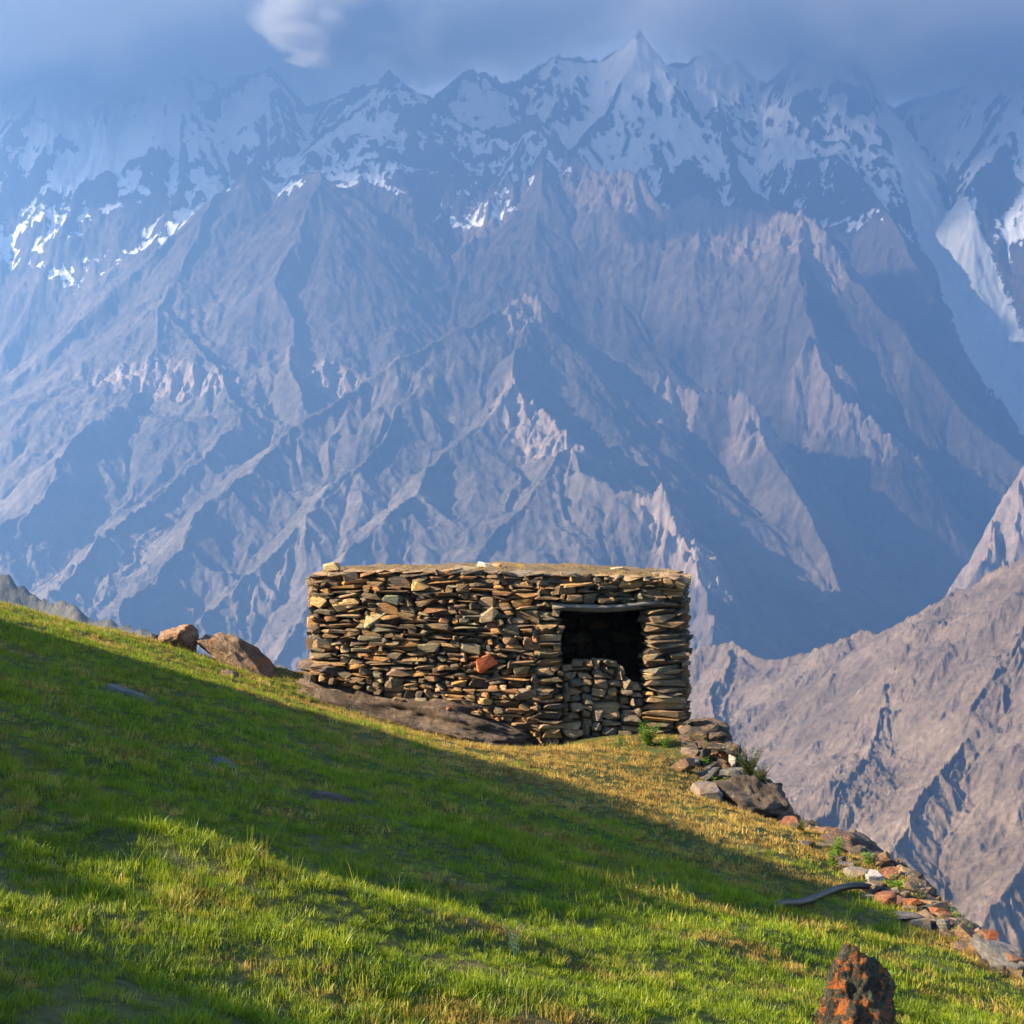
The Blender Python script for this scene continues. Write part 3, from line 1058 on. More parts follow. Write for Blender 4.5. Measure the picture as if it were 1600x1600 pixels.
# earth floor inside
bm = bmesh.new()
slab((x0 + .2, y0 + .1), (x1 - .2, y1 + .1), (x0 + .2, y0 + 3.2), (x1 - .2, y1 + 3.3), -3.5 + CZ, -2.98 + CZ)
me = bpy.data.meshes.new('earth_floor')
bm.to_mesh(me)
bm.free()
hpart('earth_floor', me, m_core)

# earth roof: an uneven slab of trodden soil
w = NT('earth_roof')
pos = w.n('ShaderNodeNewGeometry').outputs['Position']
n1 = w.noise(pos, 3.0, 6, 0.65)
n2 = w.noise(pos, 26.0, 6, 0.7)
c = w.ramp(n1, [(0.3, (0.085, 0.06, 0.034)), (0.55, (0.14, 0.10, 0.055)), (0.75, (0.19, 0.14, 0.08))])
c = w.mix(0.8, c, w.ramp(n2, [(0.3, 0.5), (0.7, 1.45)]), 'MULTIPLY')
bs = w.n('ShaderNodeBsdfPrincipled')
bs.inputs['Roughness'].default_value = 1.0
bs.inputs['Specular IOR Level'].default_value = 0.1
w.set(bs, 'Base Color', c)
w.set(bs, 'Normal', w.bump(n2, 1.0, 0.04))
w.surface(bs.outputs[0])
m_roof = w.m


def roof_z(x, y, f):
    """f: 0 at the front edge, 1 at the back"""
    s = (x - HL.x) / (HR.x - HL.x)
    front = py2z(ZTOP(482 + 595 * s), s)
    up = 0.07 * math.sin(min(1, f * 3.0) * math.pi / 2) * (0.35 + 0.9 * max(0.0, math.sin(math.pi * min(1, max(0, (s - 0.30) / 0.75)))))
    return front + 0.004 + up + 0.045 * float(perlin(x / 0.6, y / 0.5, 12)) + 0.022 * float(perlin(x / 0.16, y / 0.16, 13)) - 0.05 * f
bm = bmesh.new()
NX, NY = 90, 40
top_, botm = [], []
for j in range(NY + 1):
    f = j / NY
    ra, rb = [], []
    for i in range(NX + 1):
        s = 0.004 + 0.985 * i / NX
        t, nrm = wall_frame(s)
        xw, yw = wall_pt(s)
        xx, yy = xw, yw + 0.05 + 0.03 * float(perlin(s * 23, 1.3, 6)) + f * 3.45
        e = min(f * 12, (1 - f) * 12, i / 2.0, (NX - i) / 2.0, 1.0)
        z = roof_z(xx, yy, f) - 0.05 * (1 - math.sqrt(max(0, e)))
        ra.append(bm.verts.new((xx - HUT_INV.x, yy - HUT_INV.y, z - HUT_INV.z)))
        rb.append(bm.verts.new((xx - HUT_INV.x, yy - HUT_INV.y, -0.97 - HUT_INV.z)))
    top_.append(ra)
    botm.append(rb)
for j in range(NY):
    for i in range(NX):
        bm.faces.new((top_[j][i], top_[j][i + 1], top_[j + 1][i + 1], top_[j + 1][i]))
        bm.faces.new((botm[j][i], botm[j + 1][i], botm[j + 1][i + 1], botm[j][i + 1]))
for i in range(NX):
    bm.faces.new((botm[0][i], botm[0][i + 1], top_[0][i + 1], top_[0][i]))
    bm.faces.new((botm[NY][i + 1], botm[NY][i], top_[NY][i], top_[NY][i + 1]))
for j in range(NY):
    bm.faces.new((botm[j + 1][0], botm[j][0], top_[j][0], top_[j + 1][0]))
    bm.faces.new((botm[j][NX], botm[j + 1][NX], top_[j + 1][NX], top_[j][NX]))
me = bpy.data.meshes.new('roof')
bm.to_mesh(me)
bm.free()
for p in me.polygons:
    p.use_smooth = True
roof = hpart('roof', me, m_roof)

# flat stones bedded along the front edge of the roof
for i in range(24):
    px = 502 + i * 24.0 + pr.uniform(-7, 7)
    if 0.62 < (px - 482) / 595 < 0.86 and pr.random() < 0.45:
        continue
    s = px2s(px)
    t, nrm = wall_frame(s)
    xw, yw = wall_pt(s)
    z = py2z(ZTOP(px), s) + pr.uniform(-0.01, 0.025)
    o = hpart('roof_slab', STONES[pr.randrange(26)])
    dep = pr.uniform(0.28, 0.5)
    o.location = Vector((xw, yw, z)) + nrm * (0.05 + pr.uniform(-0.04, 0.03) - dep / 2) - HUT_INV
    o.rotation_euler = (pr.gauss(0, 0.05), pr.gauss(0.0, 0.07), math.atan2(t.y, t.x) + pr.gauss(0, 0.2))
    o.scale = (pr.uniform(0.2, 0.42), dep, pr.uniform(0.03, 0.06))
    o.color = tint(pr, [((0.16, 0.13, 0.09), 3), ((0.22, 0.16, 0.09), 2), ((0.10, 0.09, 0.07), 2)])
for (px, py, wd, h, col, dd) in [(519, 892, 0.22, 0.13, (0.30, 0.22, 0.11, 1), 0.2), (728, 889, 0.34, 0.05, (0.26, 0.19, 0.10, 1), 0.5), (757, 886, 0.20, 0.07, (0.45, 0.38, 0.28, 1), 0.7),
                                 (776, 885, 0.13, 0.06, (0.42, 0.27, 0.15, 1), 0.7), (1030, 893, 0.2, 0.06, (0.2, 0.15, 0.09, 1), 0.4), (1048, 899, 0.3, 0.08, (0.24, 0.16, 0.09, 1), 0.2),
                                 (965, 887, 0.2, 0.04, (0.28, 0.23, 0.15, 1), 1.1)]:
    s = px2s(px)
    xw, yw = wall_pt(s)
    yy = yw + dd
    xx = (px - 800) / FPX * yy
    zr = roof_z(xx, yy, dd / 3.45)
    o = hpart('loose_stone', BLOCKS[pr.randrange(12)])
    o.location = Vector((xx, yy, zr + h * 0.38)) - HUT_INV
    o.rotation_euler = (0.05, pr.uniform(-0.15, 0.15), pr.uniform(-0.4, 0.4))
    o.scale = (wd, wd * 0.8, h)
    o.color = col

# lintel: a weathered pole with a flat board above it
w = NT('weathered_wood')
tc = w.n('ShaderNodeTexCoord')
mp = w.n('ShaderNodeMapping', ins={'Vector': tc.outputs['Object'], 'Scale': (1.5, 22, 22)})
n1 = w.noise(mp.outputs[0], 3.0, 6, 0.65)
bs = w.n('ShaderNodeBsdfPrincipled')
bs.inputs['Roughness'].default_value = 0.9
w.set(bs, 'Base Color', w.ramp(n1, [(0.3, (0.06, 0.05, 0.04)), (0.7, (0.20, 0.175, 0.145))]))
w.set(bs, 'Normal', w.bump(n1, 0.8, 0.02))
w.surface(bs.outputs[0])
m_wood = w.m


def tube_mesh(name, pts, radii, nseg=10, caps=True):
    P = [Vector(p) for p in pts]
    bm = bmesh.new()
    rings = []
    for i, p in enumerate(P):
        d = (P[min(i + 1, len(P) - 1)] - P[max(i - 1, 0)]).normalized()
        up = Vector((0, 0, 1)) if abs(d.z) < 0.9 else Vector((1, 0, 0))
        u = d.cross(up).normalized()
        v = u.cross(d)
        r = radii[i] if hasattr(radii, '__len__') else radii
        rings.append([bm.verts.new(p + (u * math.cos(2 * math.pi * k / nseg) + v * math.sin(2 * math.pi * k / nseg)) * r) for k in range(nseg)])
    for a, b in zip(rings[:-1], rings[1:]):
        for k in range(nseg):
            f = bm.faces.new((a[k], a[(k + 1) % nseg], b[(k + 1) % nseg], b[k]))
            f.smooth = True
    if caps:
        bm.faces.new(rings[0][::-1])
        bm.faces.new(rings[-1])
    bmesh.ops.recalc_face_normals(bm, faces=bm.faces)
    me = bpy.data.meshes.new(name)
    bm.to_mesh(me)
    bm.free()
    return me


for (pa, pb, off, r0) in [((862, 947), (1036, 941), 0.03, 0.034), ((866, 950), (1030, 948), -0.14, 0.045), ((866, 949), (1030, 946), -0.28, 0.045)]:
    pts = []
    for k in range(9):
        f = k / 8
        px = pa[0] + (pb[0] - pa[0]) * f
        s = px2s(px)
        t, nrm = wall_frame(s)
        xw, yw = wall_pt(s)
        py = pa[1] + (pb[1] - pa[1]) * f + 3.5 * math.sin(f * math.pi)
        pts.append(Vector((xw, yw, py2z(py, s))) + nrm * off + Vector((0, 0, 0.006 * math.sin(f * 9))) - HUT_INV)
    hpart('lintel', tube_mesh('lintel', pts, [r0 * (1 - 0.25 * k / 8) for k in range(9)]), m_wood)

# ---------------------------------------------------------------- rocks
from mathutils import noise as mnoise


def rock_mesh(name, dims, seed, planes=11, rough=0.10, sub=4, flat=0.0, layer=0.0):
    """angular boulder: a ball cut by random planes, then weathered"""
    r = random.Random(seed)
    N = []
    for _ in range(planes):
        v = Vector((r.gauss(0, 1), r.gauss(0, 1), r.gauss(0, 1))).normalized()
        N.append((v, r.uniform(0.55, 0.95)))
    bm = bmesh.new()
    bmesh.ops.create_icosphere(bm, subdivisions=sub, radius=1.0)
    o = Vector((seed * 3.7, seed * 1.9, seed * 0.7))
    for v in bm.verts:
        d = v.co.normalized()
        rad = min([1.15] + [k / max(1e-3, n.dot(d)) for n, k in N if n.dot(d) > 0.2])
        p = d * rad
        q = p * 1.7 + o
        h = mnoise.fractal(q * 1.3, 0.9, 2.1, 6)
        if layer:
            h += layer * math.sin(p.z * 13 + 3 * mnoise.noise(q))
        p = p + d * (rough * h + 0.35 * rough * abs(mnoise.fractal(q * 4.5, 0.8, 2.1, 5)))
        v.co = (p.x * dims[0] / 2, p.y * dims[1] / 2, p.z * dims[2] / 2)
    for f in bm.faces:
        f.smooth = True
    me = bpy.data.meshes.new(name)
    bm.to_mesh(me)
    bm.free()
    return me


def boulder_material(name, stops, spots, spot_lo=0.56, sc=1.0, spots2=None, strata=1.0):
    w = NT(name)
    tc = w.n('ShaderNodeTexCoord')
    v = tc.outputs['Object']
    n1 = w.noise(v, 2.2 * sc, 6, 0.62, 0.4)
    sv = w.n('ShaderNodeMapping', ins={'Vector': v, 'Scale': (1, 1, strata)}).outputs[0]
    n2 = w.noise(sv, 11 * sc, 8, 0.7)
    n3 = w.noise(v, 3.6 * sc, 7, 0.68, 0.8)
    n4 = w.noise(v, 5.6 * sc, 6, 0.66, 0.3)
    c = w.ramp(n1, stops)
    c = w.mix(0.85, c, w.ramp(n2, [(0.25, 0.45), (0.5, 1.0), (0.75, 1.6)]), 'MULTIPLY')
    c = w.mix(w.ramp(n3, [(spot_lo, 0.0), (spot_lo + 0.05, 0.95)]), c, spots)
    if spots2:
        c = w.mix(w.ramp(n4, [(0.60, 0.0), (0.64, 0.8)]), c, spots2)
    bs = w.n('ShaderNodeBsdfPrincipled')
    bs.inputs['Roughness'].default_value = 0.88
    bs.inputs['Specular IOR Level'].default_value = 0.25
    w.set(bs, 'Base Color', c)
    w.set(bs, 'Normal', w.bump(w.math('ADD', n2, w.math('MULTIPLY', n1, 1.5)), 1.0, 0.14))
    w.surface(bs.outputs[0])
    return w.m


m_bed = boulder_material('bedrock_slate', [(0.3, (0.035, 0.027, 0.02)), (0.5, (0.10, 0.072, 0.052)), (0.7, (0.19, 0.135, 0.095))], (0.15, 0.085, 0.045), 0.60, 1.2, (0.16, 0.135, 0.10), 4.0)
m_pale = boulder_material('pale_orange_boulder', [(0.3, (0.24, 0.14, 0.08)), (0.5, (0.36, 0.23, 0.14)), (0.7, (0.42, 0.32, 0.22))], (0.34, 0.12, 0.04), 0.52, 3.0)
m_mottled = boulder_material('mottled_slab', [(0.3, (0.09, 0.065, 0.04)), (0.5, (0.17, 0.115, 0.07)), (0.7, (0.24, 0.16, 0.10))], (0.38, 0.12, 0.04), 0.58, 1.6)
m_lichen = boulder_material('orange_lichen_rock', [(0.3, (0.022, 0.02, 0.013)), (0.5, (0.06, 0.058, 0.036)), (0.7, (0.14, 0.135, 0.085))], (0.36, 0.11, 0.02), 0.52, 5.0, (0.025, 0.022, 0.017))
m_grey = boulder_material('grey_slate_outcrop', [(0.3, (0.085, 0.08, 0.075)), (0.5, (0.15, 0.14, 0.13)), (0.7, (0.23, 0.21, 0.19))], (0.27, 0.12, 0.05), 0.64, 1.2, None, 4.0)
m_red = boulder_material('reddish_outcrop', [(0.3, (0.07, 0.05, 0.04)), (0.5, (0.13, 0.09, 0.07)), (0.7, (0.2, 0.13, 0.09))], (0.24, 0.10, 0.05), 0.58, 1.4, None, 4.0)


def rock(name, px, py, d, dims, rot, seed, mat, label, cat, group=None, planes=11, rough=0.10, layer=0.0, sub=4, kind=None):
    """px, py: the middle of the rock in the photograph"""
    o = link(name, rock_mesh(name, dims, seed, planes, rough, sub, layer=layer), mat, label=label, cat=cat, group=group)
    o.location = at(px, py, d)
    o.rotation_euler = rot
    return o


rock('bedrock_ledge', 668, 1117, 21.95, (3.5, 1.5, 0.9), (0.35, 0.27, -0.06), 3, m_bed, 'broad reddish bedrock ledge under the left half of the hut wall', 'bedrock', planes=16, rough=0.16, layer=0.35, sub=6)
rock('bedrock_ledge', 512, 1044, 21.95, (0.75, 0.8, 0.24), (0.05, 0.08, 0.1), 8, m_bed, 'flat ledge stone at the hut\'s bottom left corner', 'bedrock', rough=0.06, layer=0.2, sub=5)
rock('boulder', 275, 1001, 23.0, (0.54, 0.48, 0.54), (0.1, 0.15, 0.3), 21, m_pale, 'rounded pale orange boulder on the grassy brow left of the hut', 'boulder', rough=0.12, planes=9, sub=5)
rock('boulder', 243, 1001, 23.0, (0.20, 0.18, 0.24), (0.2, 0.5, 0.3), 22, m_red, 'small dark brown stone leaning against the pale boulder', 'stone', rough=0.08)
rock('boulder', 374, 1028, 22.9, (1.12, 0.5, 0.40), (0.1, 0.52, 0.10), 29, m_mottled, 'long brown slab boulder with orange sunlit end sloping down to the right', 'boulder', rough=0.12, planes=8, sub=5, layer=0.2)  # orange of its sunlit end put into patches of the colour
h_ = hit(205, 1086)
rock('rock', 205, 1089, h_.y, (0.42, 0.3, 0.16), (0.0, 0.28, 0.1), 31, m_grey, 'flat dark grey rock sunk in the shaded grass below the boulders', 'rock', rough=0.1)
h_ = hit(520, 1256)
rock('rock', 518, 1258, h_.y, (0.40, 0.3, 0.13), (0.0, 0.25, 0.0), 33, m_bed, 'low brown rock barely showing in the shaded middle of the meadow', 'rock', rough=0.1)
h_ = hit(352, 1196)
rock('rock', 350, 1198, h_.y, (0.26, 0.2, 0.10), (0.0, 0.25, 0.3), 35, m_grey, 'small half buried rock in shaded grass left of the hut ledge', 'rock', rough=0.1)
h_ = hit(360, 1058)
rock('rock', 358, 1056, h_.y, (0.26, 0.2, 0.13), (0.0, 0.25, 0.3), 36, m_mottled, 'small brown rock in the grass below the long slab boulder', 'rock', rough=0.1)
# the standing lichen rock at the bottom edge of the picture
h_ = hit(1335, 1612)
lr = rock('rock', 1322, 1583, h_.y, (0.39, 0.32, 0.60), (0.05, 0.14, 0.4), 44, m_lichen, 'upright dark rock blotched with orange lichen in the foreground grass', 'rock', planes=12, rough=0.16, sub=5)
h_ = hit(1385, 1606)
rock('rock', 1378, 1602, h_.y + 0.02, (0.16, 0.16, 0.12), (0.1, 0.5, 0.2), 45, m_lichen, 'small lichen stone at the foot of the upright orange rock', 'stone', rough=0.1)
# outcrops on the brow of the terrace
rock('outcrop', 1182, 1254, 18.75, (0.92, 0.85, 0.66), (0.1, 0.42, 0.1), 51, m_bed, 'dark layered rock outcrop on the brow right of the hut', 'outcrop', planes=9, rough=0.15, layer=0.45, sub=5)
rock('outcrop', 1108, 1158, 20.7, (0.66, 0.7, 0.46), (0.0, 0.25, 0.1), 52, m_bed, 'dark stepped outcrop at the foot of the hut\'s right corner', 'outcrop', planes=9, rough=0.14, layer=0.455, sub=5)
rock('outcrop', 1350, 1338, 16.4, (0.78, 0.6, 0.36), (0.0, 0.42, 0.1), 53, m_red, 'reddish layered outcrop on the brow above the black pipe', 'outcrop', planes=9, rough=0.14, layer=0.45, sub=5)
rock('outcrop', 1400, 1380, 15.5, (0.66, 0.55, 0.36), (0.0, 0.4, 0.1), 54, m_bed, 'dark low outcrop on the brow right of the pipe\'s end', 'outcrop', planes=9, rough=0.14, layer=0.45, sub=5)
rock('outcrop', 1580, 1510, 12.0, (0.60, 0.6, 0.30), (0.0, 0.38, 0.1), 55, m_grey, 'grey slate outcrop at the right edge of the picture', 'outcrop', planes=14, rough=0.09, layer=0.3, sub=5)
rock('outcrop', 1262, 1302, 17.9, (0.6, 0.55, 0.32), (0.0, 0.42, 0.1), 56, m_bed, 'weedy brown outcrop between the two layered outcrops on the brow', 'outcrop', planes=9, rough=0.14, layer=0.45, sub=5)

rock('outcrop', 1448, 1422, 14.5, (0.50, 0.5, 0.24), (0.0, 0.42, 0.1), 57, m_red, 'low brown outcrop under the orange stones of the edging', 'outcrop', planes=9, rough=0.14, layer=0.45, sub=5)
rock('outcrop', 1512, 1468, 13.1, (0.44, 0.5, 0.22), (0.0, 0.42, 0.1), 58, m_bed, 'dark low outcrop under the upright rusty stone', 'outcrop', planes=9, rough=0.14, layer=0.45, sub=5)

# the tumbled dry-stone edge of the terrace
wall = link('terrace_wall', None, label='tumbled dry-stone terrace edging running down the brow right of the hut', cat='stone wall')
w0 = hit(1235, 1275)
wall.location = w0
TW = random.Random(77)
RED = (0.40, 0.12, 0.045, 1)
TAN = (0.30, 0.22, 0.14, 1)
GRY = (0.16, 0.15, 0.135, 1)
PAL = (0.40, 0.36, 0.31, 1)
DRK = (0.07, 0.06, 0.048, 1)
RUBBLE = [  # middle px, py, width px, height px, tilt, colour
    (1085, 1128, 34, 9, 0.05, DRK), (1100, 1138, 40, 9, 0.15, DRK), (1122, 1150, 26, 12, 0.1, DRK), (1128, 1166, 40, 9, 0.1, DRK), (1146, 1170, 24, 18, 0.3, DRK),
    (1076, 1163, 26, 8, 0.0, GRY), (1080, 1176, 30, 14, 0.2, TAN), (1068, 1197, 34, 18, -0.5, (0.36, 0.2, 0.11, 1)), (1084, 1192, 20, 14, 0.2, GRY), (1100, 1213, 46, 15, -0.4, GRY),
    (1102, 1238, 42, 22, 0.1, (0.34, 0.26, 0.2, 1)), (1144, 1188, 11, 19, 0.1, PAL), (1126, 1190, 30, 14, 0.1, DRK), (1136, 1208, 40, 12, -0.1, GRY), (1160, 1204, 18, 10, 0.1, GRY),
    (1130, 1226, 36, 12, 0.0, DRK), (1148, 1246, 40, 14, 0.1, GRY), (1160, 1250, 14, 14, 0.4, RED), (1176, 1236, 34, 14, 0.3, DRK), (1204, 1250, 30, 12, 0.4, GRY),
    (1290, 1321, 28, 8, 0.05, TAN), (1338, 1327, 26, 12, 0.2, RED), (1352, 1334, 26, 12, 0.4, RED), (1262, 1318, 24, 8, 0.2, GRY), (1340, 1366, 34, 12, 0.05, (0.32, 0.26, 0.2, 1)),
    (1362, 1370, 26, 12, 0.0, PAL), (1360, 1389, 26, 15, -0.2, TAN), (1352, 1402, 30, 9, 0.05, TAN), (1383, 1409, 30, 18, -0.2, RED), (1388, 1398, 20, 10, 0.1, (0.3, 0.14, 0.07, 1)),
    (1406, 1408, 20, 12, 0.1, (0.32, 0.14, 0.07, 1)), (1424, 1411, 24, 14, 0.2, RED), (1396, 1394, 18, 10, 0.1, TAN), (1412, 1398, 22, 10, 0.0, GRY), (1440, 1432, 26, 10, -0.1, TAN),
    (1418, 1432, 34, 9, 0.05, GRY), (1456, 1423, 34, 8, -0.15, TAN), (1478, 1431, 34, 12, -0.3, (0.3, 0.2, 0.12, 1)), (1438, 1444, 26, 12, 0.0, GRY), (1460, 1444, 18, 14, 0.1, GRY),
    (1475, 1447, 17, 20, 0.1, (0.30, 0.28, 0.23, 1)), (1500, 1444, 30, 12, 0.3, GRY), (1516, 1452, 24, 10, 0.4, DRK), (1522, 1467, 28, 16, -0.6, TAN), (1536, 1472, 22, 34, 0.35, (0.36, 0.15, 0.06, 1)),
    (1552, 1462, 14, 13, 0.2, RED), (1488, 1462, 34, 10, 0.2, (0.22, 0.15, 0.1, 1)), (1508, 1482, 34, 10, 0.1, (0.2, 0.13, 0.08, 1)), (1556, 1492, 26, 12, 0.3, GRY), (1586, 1500, 26, 10, 0.4, (0.28, 0.13, 0.07, 1)),
    (1596, 1512, 22, 9, 0.3, GRY), (1420, 1420, 26, 9, 0.1, TAN), (1374, 1384, 22, 9, 0.2, DRK), (1322, 1352, 24, 9, 0.2, GRY), (1310, 1342, 22, 9, 0.1, DRK)]
wall_bvh = []


def edge_depth(px):
    return float(np.interp(px, [1060, 1140, 1235, 1320, 1400, 1500, 1600], [20.9, 20.2, 18.75, 17.0, 15.5, 13.35, 11.75]))


for i, (px, py, wpx, hpx, tl, col) in enumerate(RUBBLE):
    d = edge_depth(px) - 0.1
    p = at(px, py, d)
    g = gz(p.x, p.y)
    if p.z < g - 0.03:                        # behind the slope: bring it forward onto the turf
        q = hit(px, py + hpx * 0.35)
        d = q.y
        p = at(px, py, d)
    k = d / FPX
    o = link('stone', (STONES if hpx < 12 else BLOCKS)[TW.randrange(12)], parent=wall)
    g_ = 1.25 if px > 1330 else 1.1
    ww, hh = wpx * k * g_, hpx * k * g_
    o.location = p - w0
    o.rotation_euler = (TW.gauss(0, 0.12), tl, TW.gauss(0, 0.35))
    o.scale = (ww, max(ww, hh) * TW.uniform(0.8, 1.2), hh)
    f = TW.uniform(0.28, 0.5) if col is not PAL else 0.95  # stone tone lowered, partly to put the edging's shade into the colour
    o.color = (col[0] * f, col[1] * f, col[2] * f, 1)
# the smaller scatter between them, on the turf and over the brow
for i in range(250):
    px = TW.uniform(1075, 1605)
    d = edge_depth(px) + TW.uniform(-0.60, 0.25)
    x = (px - 800) / FPX * d
    g = gz(x, d)
    sz = TW.uniform(0.06, 0.19)
    o = link('stone', STONES[TW.randrange(26)], parent=wall)
    o.location = Vector((x, d, g + sz * 0.10)) - w0
    o.rotation_euler = (TW.gauss(0, 0.2), 0.35 + TW.gauss(0, 0.2), TW.uniform(-3, 3))
    o.scale = (sz * 1.5, sz * 1.1, sz * TW.uniform(0.4, 0.7))
    o.color = tint(TW, [((0.07, 0.058, 0.044), 3), ((0.12, 0.08, 0.045), 2), ((0.14, 0.058, 0.028), 1), ((0.04, 0.036, 0.03), 3), ((0.13, 0.105, 0.08), 0.4)])  # dark tints, likewise partly shade put into the stone colour

# ---------------------------------------------------------------- black water pipe
w = NT('black_plastic_pipe')
bs = w.n('ShaderNodeBsdfPrincipled')
pos = w.n('ShaderNodeNewGeometry').outputs['Position']
w.set(bs, 'Base Color', w.ramp(w.noise(pos, 30, 5, 0.7), [(0.4, (0.006, 0.007, 0.009)), (0.75, (0.02, 0.02, 0.02))]))
bs.inputs['Roughness'].default_value = 0.55
bs.inputs['Specular IOR Level'].default_value = 0.25
w.surface(bs.outputs[0])
pts = []
for (px, py, lift) in [(1186, 1416, 0.0), (1216, 1413, 0.03), (1245, 1411, 0.05), (1268, 1405, 0.08), (1292, 1395, 0.11), (1315, 1387, 0.12), (1338, 1384, 0.09), (1356, 1386, 0.04), (1385, 1392, -0.05)]:
    q = hit(px, py + 7)
    p = at(px, py, q.y - (0.07 if 1200 < px < 1360 else -0.05))
    if px < 1200:                             # the near end runs into the turf
        p = hit(px, py) + Vector((0, 0, -0.06))
    pts.append(p)
# smooth the run
fine = []
for i in range(len(pts) - 1):
    p0 = pts[max(i - 1, 0)]
    p1, p2 = pts[i], pts[i + 1]
    p3 = pts[min(i + 2, len(pts) - 1)]
    for k in range(6):
        t = k / 6
        fine.append(0.5 * ((2 * p1) + (p2 - p0) * t + (2 * p0 - 5 * p1 + 4 * p2 - p3) * t * t + (3 * p1 - p0 - 3 * p2 + p3) * t ** 3))
fine.append(pts[-1])
ys_ = np.array([p.y for p in fine])
ys_ = np.convolve(np.pad(ys_, 6, mode='edge'), np.ones(13) / 13, 'valid')
fine = [Vector((p.x / p.y * y, y, p.z / p.y * y)) for p, y in zip(fine, ys_)]
link('water_pipe', tube_mesh('water_pipe', fine, 0.029, 12), w.m, label='black plastic water pipe arching out of the grass below the hut', cat='pipe')

# ---------------------------------------------------------------- grass
def leaf_material(name, green, dry, trans=0.35, attr=True):
    w = NT(name)
    pos = w.n('ShaderNodeNewGeometry').outputs['Position']
    n1 = w.noise(pos, 0.9, 4, 0.6)
    n2 = w.noise(pos, 9.0, 4, 0.7)
    oi = w.n('ShaderNodeObjectInfo')
    cg = w.ramp(w.math('ADD', w.math('MULTIPLY', n2, 0.6), w.math('MULTIPLY', oi.outputs['Random'], 0.4)), green)
    cd = w.ramp(w.math('ADD', w.math('MULTIPLY', n1, 0.3), w.math('MULTIPLY', oi.outputs['Random'], 0.7)), dry)
    if attr:
        at_ = w.n('ShaderNodeAttribute', attribute_name='dry', attribute_type='INSTANCER')
        k = w.math('ADD', at_.outputs['Fac'], w.math('MULTIPLY', w.math('SUBTRACT', n2, 0.5), 0.9))
        k = w.ramp(k, [(0.35, 0.0), (0.65, 1.0)])
        c = w.mix(k, cg, cd)
    else:
        c = cg
    d = w.n('ShaderNodeBsdfDiffuse', ins={'Color': c, 'Roughness': 0.6})
    t = w.n('ShaderNodeBsdfTranslucent', ins={'Color': w.mix(1.0, c, (1.15, 1.15, 0.75), 'MULTIPLY')})
    g = w.n('ShaderNodeBsdfGlossy', ins={'Roughness': 0.5, 'Color': (1, 1, 1, 1)})
    m1 = w.n('ShaderNodeMixShader', ins={0: trans, 1: d.outputs[0], 2: t.outputs[0]})
    m2 = w.n('ShaderNodeMixShader', ins={0: 0.015, 1: m1.outputs[0], 2: g.outputs[0]})
    w.surface(m2.outputs[0])
    return w.m


GREEN = [(0.25, (0.055, 0.098, 0.003)), (0.5, (0.13, 0.185, 0.005)), (0.75, (0.225, 0.265, 0.010))]
DRY = [(0.2, (0.11, 0.055, 0.014)), (0.5, (0.28, 0.18, 0.038)), (0.8, (0.42, 0.29, 0.075))]
m_grass = leaf_material('meadow_grass', GREEN, DRY)

GR = random.Random(3)


def clump(name, blades, rad, hr, wid, lean, r=GR, seg=3):
    V, F = [], []
    for _ in range(blades):
        a = r.uniform(0, 2 * math.pi)
        q = rad * math.sqrt(r.random())
        bx, by = q * math.cos(a), q * math.sin(a)
        h = r.uniform(*hr)
        la = a + r.gauss(0, 0.9)
        ln = abs(r.gauss(0, lean)) * h
        yaw = r.uniform(0, math.pi)
        wx_, wy_ = math.cos(yaw) * wid / 2, math.sin(yaw) * wid / 2
        n0 = len(V)
        for k in range(seg):
            f = k / seg
            cx_, cy_ = bx + math.cos(la) * ln * f ** 1.8, by + math.sin(la) * ln * f ** 1.8
            z = h * f * (1 - 0.18 * f * min(1.5, ln / h)) - 0.008
            ww = 1 - 0.45 * f
            V += [(cx_ - wx_ * ww, cy_ - wy_ * ww, z), (cx_ + wx_ * ww, cy_ + wy_ * ww, z)]
        V.append((bx + math.cos(la) * ln, by + math.sin(la) * ln, h * (1 - 0.18 * min(1.5, ln / h)) - 0.008))
        for k in range(seg - 1):
            F.append((n0 + 2 * k, n0 + 2 * k + 1, n0 + 2 * k + 3, n0 + 2 * k + 2))
        F.append((n0 + 2 * seg - 2, n0 + 2 * seg - 1, n0 + 2 * seg))
    me = bpy.data.meshes.new(name)
    me.from_pydata(V, [], F)
    me.materials.append(m_grass)
    me.update()
    return me


tufts = bpy.data.collections.new('grass_tufts')
KINDS = [  # near: fine blades; far: fewer and broader ones
    (48, 0.085, (0.025, 0.060), 0.0042, 0.55), (48, 0.085, (0.03, 0.070), 0.0044, 0.5), (36, 0.07, (0.04, 0.09), 0.0046, 0.45), (40, 0.09, (0.02, 0.045), 0.0042, 0.9),
    (24, 0.10, (0.03, 0.070), 0.0065, 0.55), (24, 0.10, (0.035, 0.085), 0.0070, 0.5), (20, 0.08, (0.045, 0.11), 0.0075, 0.45), (24, 0.11, (0.02, 0.05), 0.0065, 0.8),
    (3, 0.03, (0.14, 0.30), 0.0040, 0.45)]
for i, a in enumerate(KINDS):
    o = bpy.data.objects.new('tuft_%02d' % i, clump('tuft', *a))
    tufts.objects.link(o)

nr = np.random.RandomState(21)
# where turf grows: candidates over the part of the hillside that the picture (and a step aside) can see
N = 900000
d = np.exp(nr.uniform(math.log(3.6), math.log(27.0), N))
u = nr.uniform(-0.75, 0.55, N)
x, y = u * d, d
